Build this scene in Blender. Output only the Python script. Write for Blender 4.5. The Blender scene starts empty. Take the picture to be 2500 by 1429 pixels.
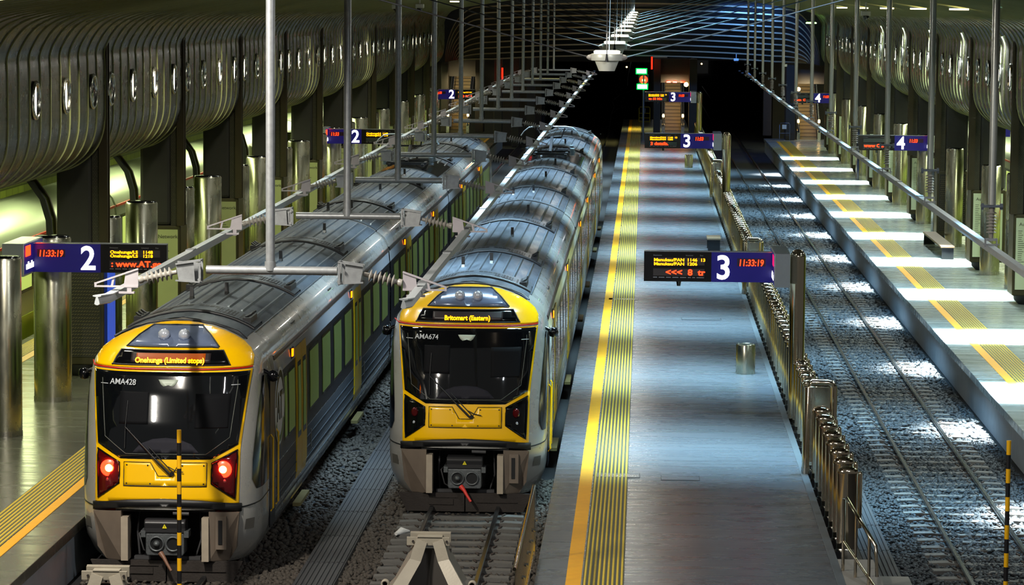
import bpy, bmesh, math, random
import numpy as np
from mathutils import Vector, Matrix
PI = math.pi
random.seed(7)
SC = bpy.context.scene
COL = SC.collection

# ---------------------------------------------------------------- camera
# world: x right, y along the tracks, z up, platform tops at z = 0, rail heads at z = -0.72
cd = bpy.data.cameras.new('camera')
cam = bpy.data.objects.new('camera', cd)
COL.objects.link(cam)
SC.camera = cam
FPX = 7500.0
cd.sensor_width = 36.0
cd.lens = FPX / 2500.0 * 36.0
cd.clip_start = 0.5
cd.clip_end = 1500
_y = Vector((326, 702, -FPX)).normalized()
_z = Vector((.008, 1, (0.008 * 326 + 702) / FPX)).normalized()
_x = _y.cross(_z).normalized()
_z = _x.cross(_y)
cam.matrix_world = Matrix(((_x[0], _x[1], _x[2], 0), (_y[0], _y[1], _y[2], 0), (_z[0], _z[1], _z[2], 7.88), (0, 0, 0, 1)))
# ---------------------------------------------------------------- world, exposure
w = bpy.data.worlds.new('world')
SC.world = w
w.use_nodes = True
w.node_tree.nodes['Background'].inputs[0].default_value = (.60, .60, .56, 1)
w.node_tree.nodes['Background'].inputs[1].default_value = 0.13
vs = SC.view_settings
vs.view_transform = 'Standard'
vs.look = 'None'
vs.gamma = 1
vs.use_curve_mapping = False
vs.exposure = 0.0
SC.cycles.max_bounces = 6
SC.cycles.diffuse_bounces = 2
SC.cycles.glossy_bounces = 4
SC.cycles.transmission_bounces = 4
SC.cycles.caustics_reflective = False
SC.cycles.caustics_refractive = False
SC.cycles.sample_clamp_indirect = 6

def area(name, loc, sx, sy, power, color, rot=(0, 0, 0), spread=PI):
    l = bpy.data.lights.new(name, 'AREA')
    l.shape = 'RECTANGLE'
    l.size = sx
    l.size_y = sy
    l.energy = power
    l.color = color
    l.spread = spread
    o = bpy.data.objects.new(name, l)
    o.location = loc
    o.rotation_euler = rot
    COL.objects.link(o)
    return o
BAY = 10.8
# slot luminaires at right throw narrow cool sheets; the other rows are added fill
for i in range(11):
    y = 63.1 - BAY + BAY * i
    area('slot_and_fill_light', (9.0, y, 7.3), 3.7, .6, 6200, (.86, .98, 1.0), (0, 0, 0), math.radians(27))
    area('slot_and_fill_light', (5.2, y + .6, 7.9), 4.2, .8, 300, (.26, .64, 1.0), (0, 0, 0), math.radians(60))  # soft blue fill standing in for light spilling onto the track
    area('slot_and_fill_light', (0.8, y + 2, 8.2), 4.2, .5, 560, (.54, .86, 1.0), (0, 0, 0), math.radians(58))  # added bluish fill over the island platform
    area('slot_and_fill_light', (-3.4, y + 5, 8.3), 3.0, .6, 520, (.55, .80, 1.0), (0, 0, 0), math.radians(80))  # added bluish fill over the train roofs
    area('hall_fill', (-7.0, y + 2, 7.85), 1.0, .6, 150, (.95, .98, .86), (0, 0, 0), math.radians(150))  # soft unseen fill added to brighten posts and walls
    area('hall_fill', (7.4, y + 4, 7.9), 1.0, .6, 220, (.92, 1.0, .93), (0, 0, 0), math.radians(150))
# side aisle fluorescents behind the columns, yellow green
for i in range(9):
    y = 58 + BAY * 1.5 * i
    area('aisle_light', (-15.0, y, 4.15), 1.2, 8, 420, (.90, 1.0, .50), (0, 0, 0))
    if i:
        area('aisle_light', (13.2, y, 4.15), 1.2, 8, 420, (.90, 1.0, .62), (0, 0, 0))
for i in range(8):
    y = 48 + BAY * i
    area('platform_fill', (-9.8, y, 7.35), .5, .5, 170, (1.0, .95, .72), (0, 0, 0), math.radians(140))  # unseen fill lamps added to brighten the side platforms
    area('platform_fill', (9.6, y + 4, 7.1), .5, .5, 640, (.84, 1.0, .98), (0, 0, 0), math.radians(140))
# unseen lamps added behind the viewpoint to light train fronts and shape windshield glints
for (x, y, z, pw, c) in ((-8.3, 37.0, 9.4, 1500, (1.0, .93, .82)), (-10.5, 31, 9.8, 400, (1.0, .95, .85)), (-.2, 43.0, 9.3, 360, (1.0, .93, .86)), (2.2, 36, 9.8, 200, (1.0, .92, .92)), (5.4, 34, 9.8, 300, (.85, .94, 1.0))):
    area('front_fill', (x, y, z), .16, 1.3, pw, c, (math.radians(38), 0, 0))
# tunnel end
area('haze_fill', (5.8, 171.5, 7.4), 3.0, .5, 300, (.08, .28, 1.0), (math.radians(62), 0, 0), math.radians(130))  # blue lamp added to stand in for the haze glow
area('vault_fill', (-3.5, 163, 5.2), 5, .6, 50, (1.0, .86, .62), (math.radians(105), 0, 0))  # unseen lamp added to brighten the dark vault ribs
area('stair_light', (1.8, 188.6, 3.1), .9, .3, 80, (1.0, .82, .5), (math.radians(45), 0, 0))
area('stair_light', (9.7, 182.2, 3.2), .9, .3, 80, (1.0, .82, .5), (math.radians(45), 0, 0))
area('stair_light', (-11.3, 188.6, 3.3), .9, .3, 60, (1.0, .85, .5), (math.radians(45), 0, 0))
area('far_warm_light', (-.2, 196, 4.0), 1, 1, 160, (1.0, .86, .25), (0, 0, 0), math.radians(110))  # unseen warm lamp added to brighten the far platform end
area('far_warm_light', (-4.5, 150, 7.0), 3, 3, 160, (1.0, .85, .3), (0, 0, 0), math.radians(90))

# ---------------------------------------------------------------- materials
def lin(c):
    return tuple(((v / 255.0) / 12.92 if v / 255.0 <= .04045 else ((v / 255.0 + .055) / 1.055) ** 2.4) for v in c) + (1,)
MATS = {}
def mat(name, rgb, rough=.5, metal=0, var=.12, vscale=3.0, stretch=(1, 1, 1), bump=0, bscale=30, rvar=.0, emit=None, es=0, coat=0, trans=0, alpha=1, brick=None, spec=None, coord='Object', aniso=0):
    if name in MATS: return MATS[name]
    m = bpy.data.materials.new(name)
    m.use_nodes = True
    nt = m.node_tree
    b = nt.nodes['Principled BSDF']
    c = lin(rgb)
    b.inputs['Roughness'].default_value = rough
    b.inputs['Metallic'].default_value = metal
    b.inputs['Coat Weight'].default_value = coat
    if spec is not None: b.inputs['Specular IOR Level'].default_value = spec
    b.inputs['Transmission Weight'].default_value = trans
    b.inputs['Alpha'].default_value = alpha
    tc = nt.nodes.new('ShaderNodeTexCoord')
    mp = nt.nodes.new('ShaderNodeMapping')
    mp.inputs['Scale'].default_value = stretch
    nt.links.new(tc.outputs[coord], mp.inputs[0])
    nz = nt.nodes.new('ShaderNodeTexNoise')
    nz.inputs['Scale'].default_value = vscale
    nz.inputs['Detail'].default_value = 5
    nt.links.new(mp.outputs[0], nz.inputs['Vector'])
    mx = nt.nodes.new('ShaderNodeMix')
    mx.data_type = 'RGBA'
    mx.inputs['A'].default_value = tuple(v * (1 - var) for v in c[:3]) + (1,)
    mx.inputs['B'].default_value = tuple(min(1, v * (1 + var)) for v in c[:3]) + (1,)
    nt.links.new(nz.outputs['Fac'], mx.inputs['Factor'])
    out = mx.outputs['Result']
    if brick:
        bw, bh, mort, dark, rot = brick
        sp_ = nt.nodes.new('ShaderNodeSeparateXYZ'); mp2 = nt.nodes.new('ShaderNodeCombineXYZ')
        nt.links.new(tc.outputs[coord], sp_.inputs[0])
        nt.links.new(sp_.outputs[rot[0].upper()], mp2.inputs[0]); nt.links.new(sp_.outputs[rot[1].upper()], mp2.inputs[1])
        bk = nt.nodes.new('ShaderNodeTexBrick')
        bk.inputs['Color1'].default_value = (1, 1, 1, 1)
        bk.inputs['Color2'].default_value = (.72, .72, .72, 1)
        bk.inputs['Mortar'].default_value = (dark, dark, dark, 1)
        bk.inputs['Scale'].default_value = 1
        bk.inputs['Brick Width'].default_value = bw
        bk.inputs['Row Height'].default_value = bh
        bk.inputs['Mortar Size'].default_value = mort
        nt.links.new(mp2.outputs[0], bk.inputs['Vector'])
        m2 = nt.nodes.new('ShaderNodeMix')
        m2.data_type = 'RGBA'
        m2.blend_type = 'MULTIPLY'
        m2.inputs['Factor'].default_value = 1
        nt.links.new(out, m2.inputs['A'])
        nt.links.new(bk.outputs['Color'], m2.inputs['B'])
        out = m2.outputs['Result']
    nt.links.new(out, b.inputs['Base Color'])
    if rvar:
        mr = nt.nodes.new('ShaderNodeMapRange')
        mr.inputs['From Min'].default_value = .35
        mr.inputs['From Max'].default_value = .65
        mr.inputs['To Min'].default_value = max(.02, rough - rvar)
        mr.inputs['To Max'].default_value = min(1, rough + rvar)
        nt.links.new(nz.outputs['Fac'], mr.inputs['Value'])
        nt.links.new(mr.outputs[0], b.inputs['Roughness'])
    if bump:
        n2 = nt.nodes.new('ShaderNodeTexNoise')
        n2.inputs['Scale'].default_value = bscale
        n2.inputs['Detail'].default_value = 4
        nt.links.new(mp.outputs[0], n2.inputs['Vector'])
        bp = nt.nodes.new('ShaderNodeBump')
        bp.inputs['Strength'].default_value = bump
        bp.inputs['Distance'].default_value = .02
        nt.links.new(n2.outputs['Fac'], bp.inputs['Height'])
        nt.links.new(bp.outputs[0], b.inputs['Normal'])
    if emit:
        b.inputs['Emission Color'].default_value = lin(emit)
        b.inputs['Emission Strength'].default_value = es
    MATS[name] = m
    return m
chrome = mat('polished_steel', (206, 192, 168), .12, 1, .05, 6, (1, 1, .15), bump=.05, bscale=9)
chrome2 = mat('brushed_steel', (185, 182, 172), .24, 1, .1, 8, (1, 1, .1), rvar=.08)
colsteel = mat('column_steel', (190, 188, 168), .24, 1, .15, 2.2, (1.5, 1.5, .5), rvar=.06, bump=.28, bscale=1.6)
galv = mat('galvanised_steel', (156, 159, 161), .42, .5, .28, 14, bump=.05, bscale=60)
brightt = mat('bright_tube', (208, 212, 206), .26, .55, .1, 8)
darkgalv = mat('dark_galvanised_steel', (105, 112, 122), .45, .7, .2, 10)
alu = mat('aluminium_rail', (196, 202, 204), .42, .25, .1, 3, (6, .5, 6))
insul = mat('grey_insulator', (150, 146, 138), .35, 0, .1, 6)
armm = mat('painted_arm', (178, 172, 176), .5, .2, .1, 10)
black = mat('black_rubber', (14, 15, 18), .5, 0, .2, 10)
gblack = mat('gloss_black', (7, 8, 11), .12, 0, .1, 3)
glass = mat('dark_glass', (9, 11, 14), .05, 0, .25, 1.2, spec=.8, coat=.3)
silver = mat('train_silver_paint', (172, 171, 166), .3, .3, .06, 2.5, coat=.6, rvar=.06)
lowsilver = mat('train_skirt_steel', (66, 71, 78), .5, .2, .2, 4, (3, 1, 1))
whitep = mat('train_white_paint', (178, 186, 196), .3, .1, .05, 3, coat=.5)
yellow = mat('train_yellow_paint', (246, 190, 0), .26, 0, .04, 2, coat=.6)
dyellow = mat('door_yellow_paint', (206, 168, 8), .35, 0, .08, 4, coat=.2)
redl = mat('red_stripe', (200, 22, 12), .35, 0, .05)
navy = mat('train_navy_paint', (12, 15, 25), .3, 0, .1, 2, coat=.1)
roofm = mat('train_roof_grey', (68, 77, 86), .45, .3, .28, 1.6, (4, .6, 1), rvar=.12)
roofr = mat('roof_rib_grey', (84, 93, 101), .38, .4, .2, 3)
under = mat('underframe_dirt', (44, 38, 34), .8, 0, .3, 8, bump=.3)
fair = mat('fairing_brown_grey', (112, 100, 88), .55, .1, .25, 4)
fairl = mat('pale_fairing', (168, 156, 138), .5, .1, .15, 8)
coup = mat('coupler_iron', (98, 102, 104), .5, .6, .35, 18, bump=.25, bscale=40)
tread = mat('window_interior_glow', (64, 78, 46), .3, 0, .25, 1.5, emit=(150, 180, 84), es=.09)
orange = mat('amber_lamp', (250, 130, 10), .4, 0, .02, emit=(255, 110, 0), es=5)
redlamp = mat('red_lamp', (255, 30, 20), .3, 0, .02, emit=(255, 20, 6), es=26)
redcore = mat('red_lamp_core', (255, 120, 60), .3, 0, .02, emit=(255, 110, 40), es=60)
redglass = mat('red_lens_glass', (70, 4, 8), .08, 0, .1, 5, coat=.6)
clearl = mat('clear_lens', (205, 212, 225), .12, .4, .2, 20, coat=.8)
lampg = mat('headlamp_glass', (96, 108, 134), .16, .1, .45, 3.5, coat=.8)
ledbg = mat('display_glow', (60, 22, 4), .5, 0, .2, 6, emit=(255, 112, 0), es=.4)
signblue = mat('sign_navy', (22, 20, 92), .3, 0, .05, emit=(20, 14, 110), es=.35)
signblack = mat('sign_black', (9, 7, 11), .25, 0, .05)
scr = mat('sign_screen_grey', (40, 32, 34), .4, 0, .1)
white_e = mat('lit_white', (255, 255, 255), .5, 0, .01, emit=(255, 255, 255), es=2.2)
dimwhite = mat('small_print', (120, 120, 125), .5, 0, .01)
led_y = mat('amber_led', (255, 170, 0), .5, 0, .01, emit=(255, 158, 0), es=3.4)
led_r = mat('red_led', (255, 40, 10), .5, 0, .01, emit=(255, 44, 10), es=6)
pinke = mat('lit_pink', (255, 20, 90), .5, 0, .01, emit=(255, 10, 80), es=2)
numw = mat('number_paint', (190, 195, 200), .5, 0, .01)
conc_dark = mat('dark_concrete', (40, 40, 36), .75, 0, .3, 2.2, bump=.2, bscale=6)
conc = mat('pale_concrete', (120, 118, 112), .7, 0, .2, 5, bump=.15)
kerb = mat('kerb_concrete', (150, 160, 168), .6, 0, .18, 3, bump=.1, bscale=12)
brownc = mat('brown_concrete', (52, 46, 36), .7, 0, .25, 1.5)
kiosk = mat('kiosk_bronze', (72, 68, 50), .35, .6, .2, 4)
poster = mat('poster_paper', (168, 178, 122), .6, 0, .08, 3)
posterc = mat('poster_paper_cool', (190, 204, 176), .45, 0, .06, 3)
posterblue = mat('poster_blue', (52, 82, 190), .4, 0, .3, 3, emit=(50, 90, 220), es=.5)
ink = mat('poster_ink', (58, 62, 46), .6)
meshm = mat('kiosk_mesh', (112, 104, 78), .4, .6, .2, 20)
woodm = mat('bench_wood', (100, 82, 62), .5, 0, .2, 4, (1, 8, 1))
tact = mat('tactile_yellow', (206, 180, 58), .55, 0, .14, 7)
tactc = mat('tactile_base_grey', (66, 68, 60), .5, 0, .15, 6)
liney = mat('line_yellow', (232, 168, 20), .5, 0, .12, 5)
railtop = mat('rail_steel_head', (150, 160, 168), .22, 1, .15, 6, (8, .3, 8))
rails = mat('rail_rust', (62, 52, 46), .75, .1, .25, 10)
sleeperm = mat('sleeper_concrete', (96, 94, 90), .8, 0, .25, 6, bump=.3)
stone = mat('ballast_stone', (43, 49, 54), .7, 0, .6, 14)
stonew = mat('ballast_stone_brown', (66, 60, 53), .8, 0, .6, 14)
bedm = mat('ballast_bed', (26, 27, 30), .9, 0, .6, 9, bump=.6, bscale=16)
boardm = mat('ribbed_board', (56, 57, 60), .6, .1, .2, 4, (8, .5, 1))
buff = mat('buffer_grey_paint', (158, 150, 134), .5, .1, .2, 3, bump=.1)
silverbox = mat('sign_box_steel', (196, 204, 212), .2, .8, .06, 2)
finm = mat('wall_fin', (158, 162, 112), .5, .2, .15, 1.5)  # colour lightened yellow-green in place of light caught on the fin edges
tubem = mat('wall_panel_bronze', (58, 54, 44), .30, .8, .35, 2.5, rvar=.06, bump=.05, bscale=9, brick=(.49, .17, .010, .35, 'yz'))
ceilm = mat('ceiling_panel', (86, 76, 64), .4, .55, .25, 1.2, (1, .3, 1))
ribm = mat('end_rib', (150, 132, 100), .45, .5, .1, 2)
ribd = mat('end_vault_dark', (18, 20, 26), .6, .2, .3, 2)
tile = mat('aisle_tile', (128, 140, 52), .35, 0, .25, 3, brick=(.9, .55, .03, .2, 'yz'))
crescent_e = mat('porthole_highlight', (255, 240, 215), .4, 0, .05, emit=(255, 236, 205), es=10)
redstrip = mat('red_strip', (255, 30, 20), .3, 0, .02, emit=(255, 20, 6), es=7)
escm = mat('escalator_step', (150, 128, 92), .45, .4, .15, 3, (1, 1, 1))
lumi = mat('luminaire_white', (205, 208, 196), .35, .1, .05)
lumglow = mat('luminaire_glow', (255, 248, 225), .4, 0, .02, emit=(255, 240, 205), es=7)
cablem = mat('steel_cable', (120, 146, 165), .35, .7, .05)
cabled = mat('dark_cord', (20, 22, 26), .6)
green_e = mat('lit_green', (20, 255, 70), .4, 0, .01, emit=(0, 255, 60), es=4)
white_h = mat('lit_white_board', (255, 255, 255), .4, 0, .01, emit=(240, 255, 245), es=9)
warm_e = mat('warm_lamp', (255, 220, 150), .4, 0, .01, emit=(255, 205, 120), es=14)
strip_e = mat('strip_lamp', (255, 250, 220), .4, 0, .01, emit=(255, 238, 180), es=5)
yp = mat('pole_yellow', (240, 178, 10), .45, 0, .06)
bp_ = mat('pole_black', (18, 17, 20), .5)
gateyel = mat('gate_yellow', (215, 205, 40), .4)
ownpaint = mat('silver_train_side', (160, 168, 150), .38, .5, .15, 1.2, (1, .25, 1))
limep = mat('lime_paint', (176, 190, 22), .4, 0, .15, 2)

# ---------------------------------------------------------------- mesh building
class MB:
    def __init__(s): s.v = []; s.f = []; s.m = []; s.sm = []
    def add(s, vs, fs, mi=0, smooth=False):
        n = len(s.v)
        s.v += [tuple(p) for p in vs]
        for f in fs:
            s.f.append([n + i for i in f]); s.m.append(mi); s.sm.append(smooth)
        return s
    def box(s, x0, x1, y0, y1, z0, z1, mi=0):
        v = [(x, y, z) for z in (z0, z1) for y in (y0, y1) for x in (x0, x1)]
        return s.add(v, [(0, 2, 3, 1), (4, 5, 7, 6), (0, 1, 5, 4), (2, 6, 7, 3), (0, 4, 6, 2), (1, 3, 7, 5)], mi)
    def ring(s, rings, mi=0, smooth=True, closed=True, caps=True):
        k = len(rings[0]); vs = [p for r in rings for p in r]; fs = []
        for i in range(len(rings) - 1):
            for j in range(k if closed else k - 1):
                a = i * k + j; b = i * k + (j + 1) % k
                fs.append((a, b, b + k, a + k))
        s.add(vs, fs, mi, smooth)
        if caps and closed:
            s.add(rings[0], [tuple(range(k))[::-1]], mi); s.add(rings[-1], [tuple(range(k))], mi)
        return s
    def tube(s, pts, r, seg=10, mi=0, caps=True, smooth=True):
        pts = [Vector(p) for p in pts]; rings = []
        for i, p in enumerate(pts):
            d = (pts[min(i + 1, len(pts) - 1)] - pts[max(i - 1, 0)]).normalized()
            up = Vector((0, 0, 1)) if abs(d.z) < .9 else Vector((1, 0, 0))
            a = d.cross(up).normalized(); b = d.cross(a)
            rr = r[i] if isinstance(r, (list, tuple)) else r
            rings.append([p + a * rr * math.cos(2 * PI * j / seg) + b * rr * math.sin(2 * PI * j / seg) for j in range(seg)])
        return s.ring(rings, mi, smooth, True, caps)
    def lathe(s, prof, c=(0, 0, 0), seg=24, mi=0, sx=1, sy=1, axis=None, smooth=True):
        rings = []
        for r, h in prof:
            ring = []
            for j in range(seg):
                p = Vector((r * sx * math.cos(2 * PI * j / seg), r * sy * math.sin(2 * PI * j / seg), h))
                if axis is not None: p = axis @ p
                ring.append(tuple(p + Vector(c)))
            rings.append(ring)
        return s.ring(rings, mi, smooth, True, True)
    def prism(s, poly, z0, z1, axis='z', mi=0):
        def mk(a, b, h): return {'z': (a, b, h), 'y': (a, h, b), 'x': (h, a, b)}[axis]
        n = len(poly)
        v = [mk(a, b, z0) for a, b in poly] + [mk(a, b, z1) for a, b in poly]
        fs = [tuple(range(n))[::-1], tuple(range(n, 2 * n))] + [(i, (i + 1) % n, n + (i + 1) % n, n + i) for i in range(n)]
        return s.add(v, fs, mi)
    def bar(s, p0, p1, wd, ht, mi=0):
        p0 = Vector(p0); p1 = Vector(p1); d = (p1 - p0).normalized()
        up = Vector((0, 0, 1)) if abs(d.z) < .95 else Vector((0, 1, 0))
        a = d.cross(up).normalized() * wd / 2; b = a.cross(d).normalized() * ht / 2
        rr = [[p - a - b, p + a - b, p + a + b, p - a + b] for p in (p0, p1)]
        return s.ring(rr, mi, False, True, True)
    def build(s, name, mats, parent=None, bevel=0, loc=None):
        me = bpy.data.meshes.new(name)
        me.from_pydata(s.v, [], s.f)
        for m in (mats if isinstance(mats, (list, tuple)) else [mats]): me.materials.append(m)
        me.polygons.foreach_set('material_index', s.m)
        me.polygons.foreach_set('use_smooth', s.sm)
        bm = bmesh.new(); bm.from_mesh(me); bmesh.ops.recalc_face_normals(bm, faces=bm.faces); bm.to_mesh(me); bm.free()
        me.update()
        o = bpy.data.objects.new(name, me)
        COL.objects.link(o)
        if parent: o.parent = parent
        if loc: o.location = loc
        if bevel:
            b = o.modifiers.new('bevel', 'BEVEL'); b.width = bevel; b.segments = 2; b.limit_method = 'ANGLE'
        return o
def text(name, body, size, mt, loc, parent=None, ext=.004, align='LEFT', rot=(PI / 2, 0, 0), sx=1, bold=0, shear=0, spacing=1):
    c = bpy.data.curves.new(name, 'FONT')
    c.body = body; c.size = size; c.extrude = ext; c.align_x = align; c.offset = bold; c.shear = shear; c.space_character = spacing
    c.resolution_u = 4
    c.materials.append(mt)
    o = bpy.data.objects.new(name, c)
    COL.objects.link(o)
    o.location = loc; o.rotation_euler = rot; o.scale = (sx, 1, 1)
    if parent: o.parent = parent
    if parent: o.parent = parent
    SC.view_layers[0].update()
    me = bpy.data.meshes.new_from_object(o)
    me.name = name
    m = bpy.data.objects.new(name, me); COL.objects.link(m)
    m.location = loc; m.rotation_euler = rot; m.scale = (sx, 1, 1)
    if parent: m.parent = parent
    bpy.data.objects.remove(o); bpy.data.curves.remove(c)
    m.name = name
    return m
def tag(o, label=None, cat=None, group=None, kind=None):
    if label: o['label'] = label
    if cat: o['category'] = cat
    if group: o['group'] = group
    if kind: o['kind'] = kind
    return o
def empty(name, loc=(0, 0, 0), label=None, cat=None, group=None, rz=0):
    o = bpy.data.objects.new(name, None)
    COL.objects.link(o); o.location = loc; o.rotation_euler = (0, 0, rz)
    return tag(o, label, cat, group)
KIDS = {}
def kids(o): return [c for c in bpy.data.objects if c.parent == o]
def copy_tree(o, parent=None, cache=None):
    if cache is None:
        cache = {}
        for c in bpy.data.objects:
            if c.parent: cache.setdefault(c.parent.name, []).append(c)
    c = o.copy(); COL.objects.link(c)
    if parent: c.parent = parent
    for ch in cache.get(o.name, []): copy_tree(ch, c, cache)
    return c
ORD = ['first', 'second', 'third', 'fourth', 'fifth', 'sixth', 'seventh', 'eighth', 'ninth', 'tenth', 'eleventh', 'twelfth', 'thirteenth', 'fourteenth', 'fifteenth', 'sixteenth', 'seventeenth', 'eighteenth', 'nineteenth', 'twentieth']
def nth(i):
    if i < 20: return ORD[i]
    t = {2: 'twenty', 3: 'thirty', 4: 'forty', 5: 'fifty', 6: 'sixty', 7: 'seventy', 8: 'eighty', 9: 'ninety'}
    n = i + 1
    if n >= 100: return 'hundred and ' + nth(n - 101) if n > 100 else 'hundredth'
    if n % 10 == 0: return t[n // 10][:-1] + 'ieth'
    return t[n // 10] + '-' + ORD[n % 10 - 1]
def repeat(proto, spots, label, first=0):
    """place copies of proto at spots; label is a function of the index"""
    cache = {}
    for c in bpy.data.objects:
        if c.parent: cache.setdefault(c.parent.name, []).append(c)
    res = []
    for i, p in enumerate(spots):
        o = proto if i == 0 else copy_tree(proto, None, cache)
        o.location = p[:3]
        if len(p) > 3: o.rotation_euler = (0, 0, p[3])
        o['label'] = label(i)
        res.append(o)
    return res

# ================================================================ SETTING
def struct(name, mb, mats, bevel=0):
    return tag(mb.build(name, mats, bevel=bevel), kind='structure')
Y0, Y1 = 33.0, 196.0
struct('floor', MB().box(-30, 22, 20, 520, -1.2, -.86), bedm)

# ---- platform materials: polished concrete with streaks across the platform
def polished(name, rgb, rough, rv):
    m = mat(name, rgb, rough, 0, .14, 1.6, (.3, 2.6, 1), rvar=rv, spec=.7)
    return m
floor3 = polished('platform_concrete', (80, 86, 93), .28, .035)
floor2 = polished('platform_concrete_warm', (84, 84, 74), .24, .05)
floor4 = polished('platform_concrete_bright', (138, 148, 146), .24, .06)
def platform(name, x0, x1, mt, y0=Y0, y1=Y1, lips=()):
    mb = MB()
    mb.box(x0 + .06, x1 - .06, y0, y1, -.85, -.02, 1)
    mb.box(x0, x1, y0, y1, -.16, 0, 0)
    for lx in lips:      # coping strip
        mb.box(lx[0], lx[1], y0, y1, -.165, .004, 2)
    return struct(name, mb, [mt, kerb, mat('coping_concrete', (74, 82, 88), .5, 0, .2, 4)], .008)
platform('floor_platform_3', -1.43, 2.72, floor3, 24, 213, [(2.72, 2.84)])
struct('floor_apron', MB().box(2.84, 3.35, 24, 43.6, -.85, 0), conc)
platform('floor_platform_2', -14.4, -8.5, floor2, 30, 186)
platform('floor_platform_4', 7.15, 13.6, floor4, 46, 184)
# joints and drain covers let into platform 3
for (x0, x1, y) in ((.35, 1.0, 50.7), (-.75, 0, 50.9), (1.0, 2.0, 77), (-.9, -.1, 82)):
    tag(MB().box(x0, x1, y, y + .5, .001, .006, 0).box(x0 + .01, x1 - .01, y + .02, y + .48, .004, .008, 1).build('drain_cover', [black, floor3]),
        'flat drain cover in platform 3, %s' % {50.7: 'in the grey floor near the end bollard', 50.9: 'under the near tactile strip', 77: 'in the grey floor behind the pink reflection', 82: 'crossing the far part of the tactile strip'}[y], 'drain cover', 'drain covers')
# tactile strips: a flat yellow line and eight raised ribs
def tactile(name, xl0, xl1, xr0, xr1, y0, y1, label, n=9):
    t = empty(name, (0, 0, 0), label, 'tactile strip', 'tactile strips along the platform edges')
    MB().box(xl0, xl1, y0, y1, .0, .008).build('edge_line', liney, t)
    mb = MB().box(min(xr0, xr1), max(xr0, xr1), y0, y1, 0, .004, 0)
    st = (xr1 - xr0) / n
    for k in range(n):
        a = xr0 + st * (k + .24); b = xr0 + st * (k + .76)
        mb.prism([(min(a, b), .004), (min(a, b) + .008, .014), (max(a, b) - .008, .014), (max(a, b), .004)], y0, y1, 'y', 1)
    mb.build('ribs', [tactc, tact], t)
tactile('tactile_strip', -1.0, -.79, -.77, -.2, 30, 212, 'yellow line and ribbed strip along the left edge of platform 3')
tactile('tactile_strip', -9.06, -9.22, -9.24, -9.86, 36, 186, 'yellow line and ribbed strip on platform 2 beside the left train')
tactile('tactile_strip', 7.72, 7.92, 7.94, 8.52, 56, 180, 'yellow line and ribbed strip on the brightly lit platform 4')
tactile('tactile_strip', -13.5, -13.7, -13.72, -14.2, 60, 180, 'yellow strip seen between the steel columns at the far left')

# ---- profile of the bulging side walls (x measured from the widest plane, z)
PROF = [(-2.6, 4.25), (-1.5, 4.24), (-.93, 4.33), (-.62, 4.44), (-.36, 4.62), (-.16, 4.84), (-.05, 5.1), (0, 5.4), (0, 6.0), (0, 6.6), (-.02, 6.86), (.08, 7.1), (.26, 7.36), (.5, 7.53), (.9, 7.66), (1.6, 7.78), (2.6, 7.93), (3.6, 8.1), (4.6, 8.26)]
def smoothp(pr, n=3):
    for _ in range(n):
        q = [pr[0]]
        for a, b in zip(pr, pr[1:]):
            q += [(a[0] * .75 + b[0] * .25, a[1] * .75 + b[1] * .25), (a[0] * .25 + b[0] * .75, a[1] * .25 + b[1] * .75)]
        pr = q + [pr[-1]]
    return pr
PR = smoothp(PROF, 2)
XL, XR = -11.22, 9.78
def side_wall(name, xw, sg, y0, y1):
    mb = MB()
    ny = int((y1 - y0) / (BAY / 11) + .5)
    for i in range(ny):
        a = y0 + i * BAY / 11; b = a + BAY / 11
        ra = [(xw + sg * px, a, pz) for px, pz in PR]; rb = [(xw + sg * px, b, pz) for px, pz in PR]
        mb.ring([ra, rb], 0, True, False, False)
        # fin: thin upright blade following the profile
        n = len(PR)
        ins, out = [], []
        for k, (px, pz) in enumerate(PR):
            p = Vector(PR[max(0, k - 1)]); q = Vector(PR[min(n - 1, k + 1)]); d = (q - p).normalized()
            nx, nz = d[1], -d[0]
            ins.append((px, pz)); out.append((px + nx * .024, pz + nz * .024))
        for (ya, yb) in ((a - .011, a + .011),):
            r1 = [(xw + sg * x, ya, z) for x, z in out]; r2 = [(xw + sg * x, yb, z) for x, z in out]
            r0 = [(xw + sg * x, ya, z) for x, z in ins]; r3 = [(xw + sg * x, yb, z) for x, z in ins]
            mb.ring([r0, r1], 1, False, False, False); mb.ring([r1, r2], 1, False, False, False); mb.ring([r2, r3], 1, False, False, False)
    return struct(name, mb, [tubem, finm])
YF0 = 63.6 - 2 * BAY
side_wall('wall_left', XL, 1, YF0, 172.5)
side_wall('wall_right', XR, -1, YF0, 172.5)
# ceiling between the walls, slightly arched, above the sight line
mb = MB()
prof = [(XL + 4.6, 8.26), (-4, 8.5), (-1, 8.66), (2, 8.6), (XR - 4.6, 8.26)]
mb.ring([[(x, YF0, z) for x, z in prof], [(x, 172.5, z) for x, z in prof]], 0, False, False, False)
mb.ring([[(x, YF0, z + .2) for x, z in prof], [(x, 172.5, z + .2) for x, z in prof]], 0, False, False, False)
struct('ceiling', mb, ceilm)
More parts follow.
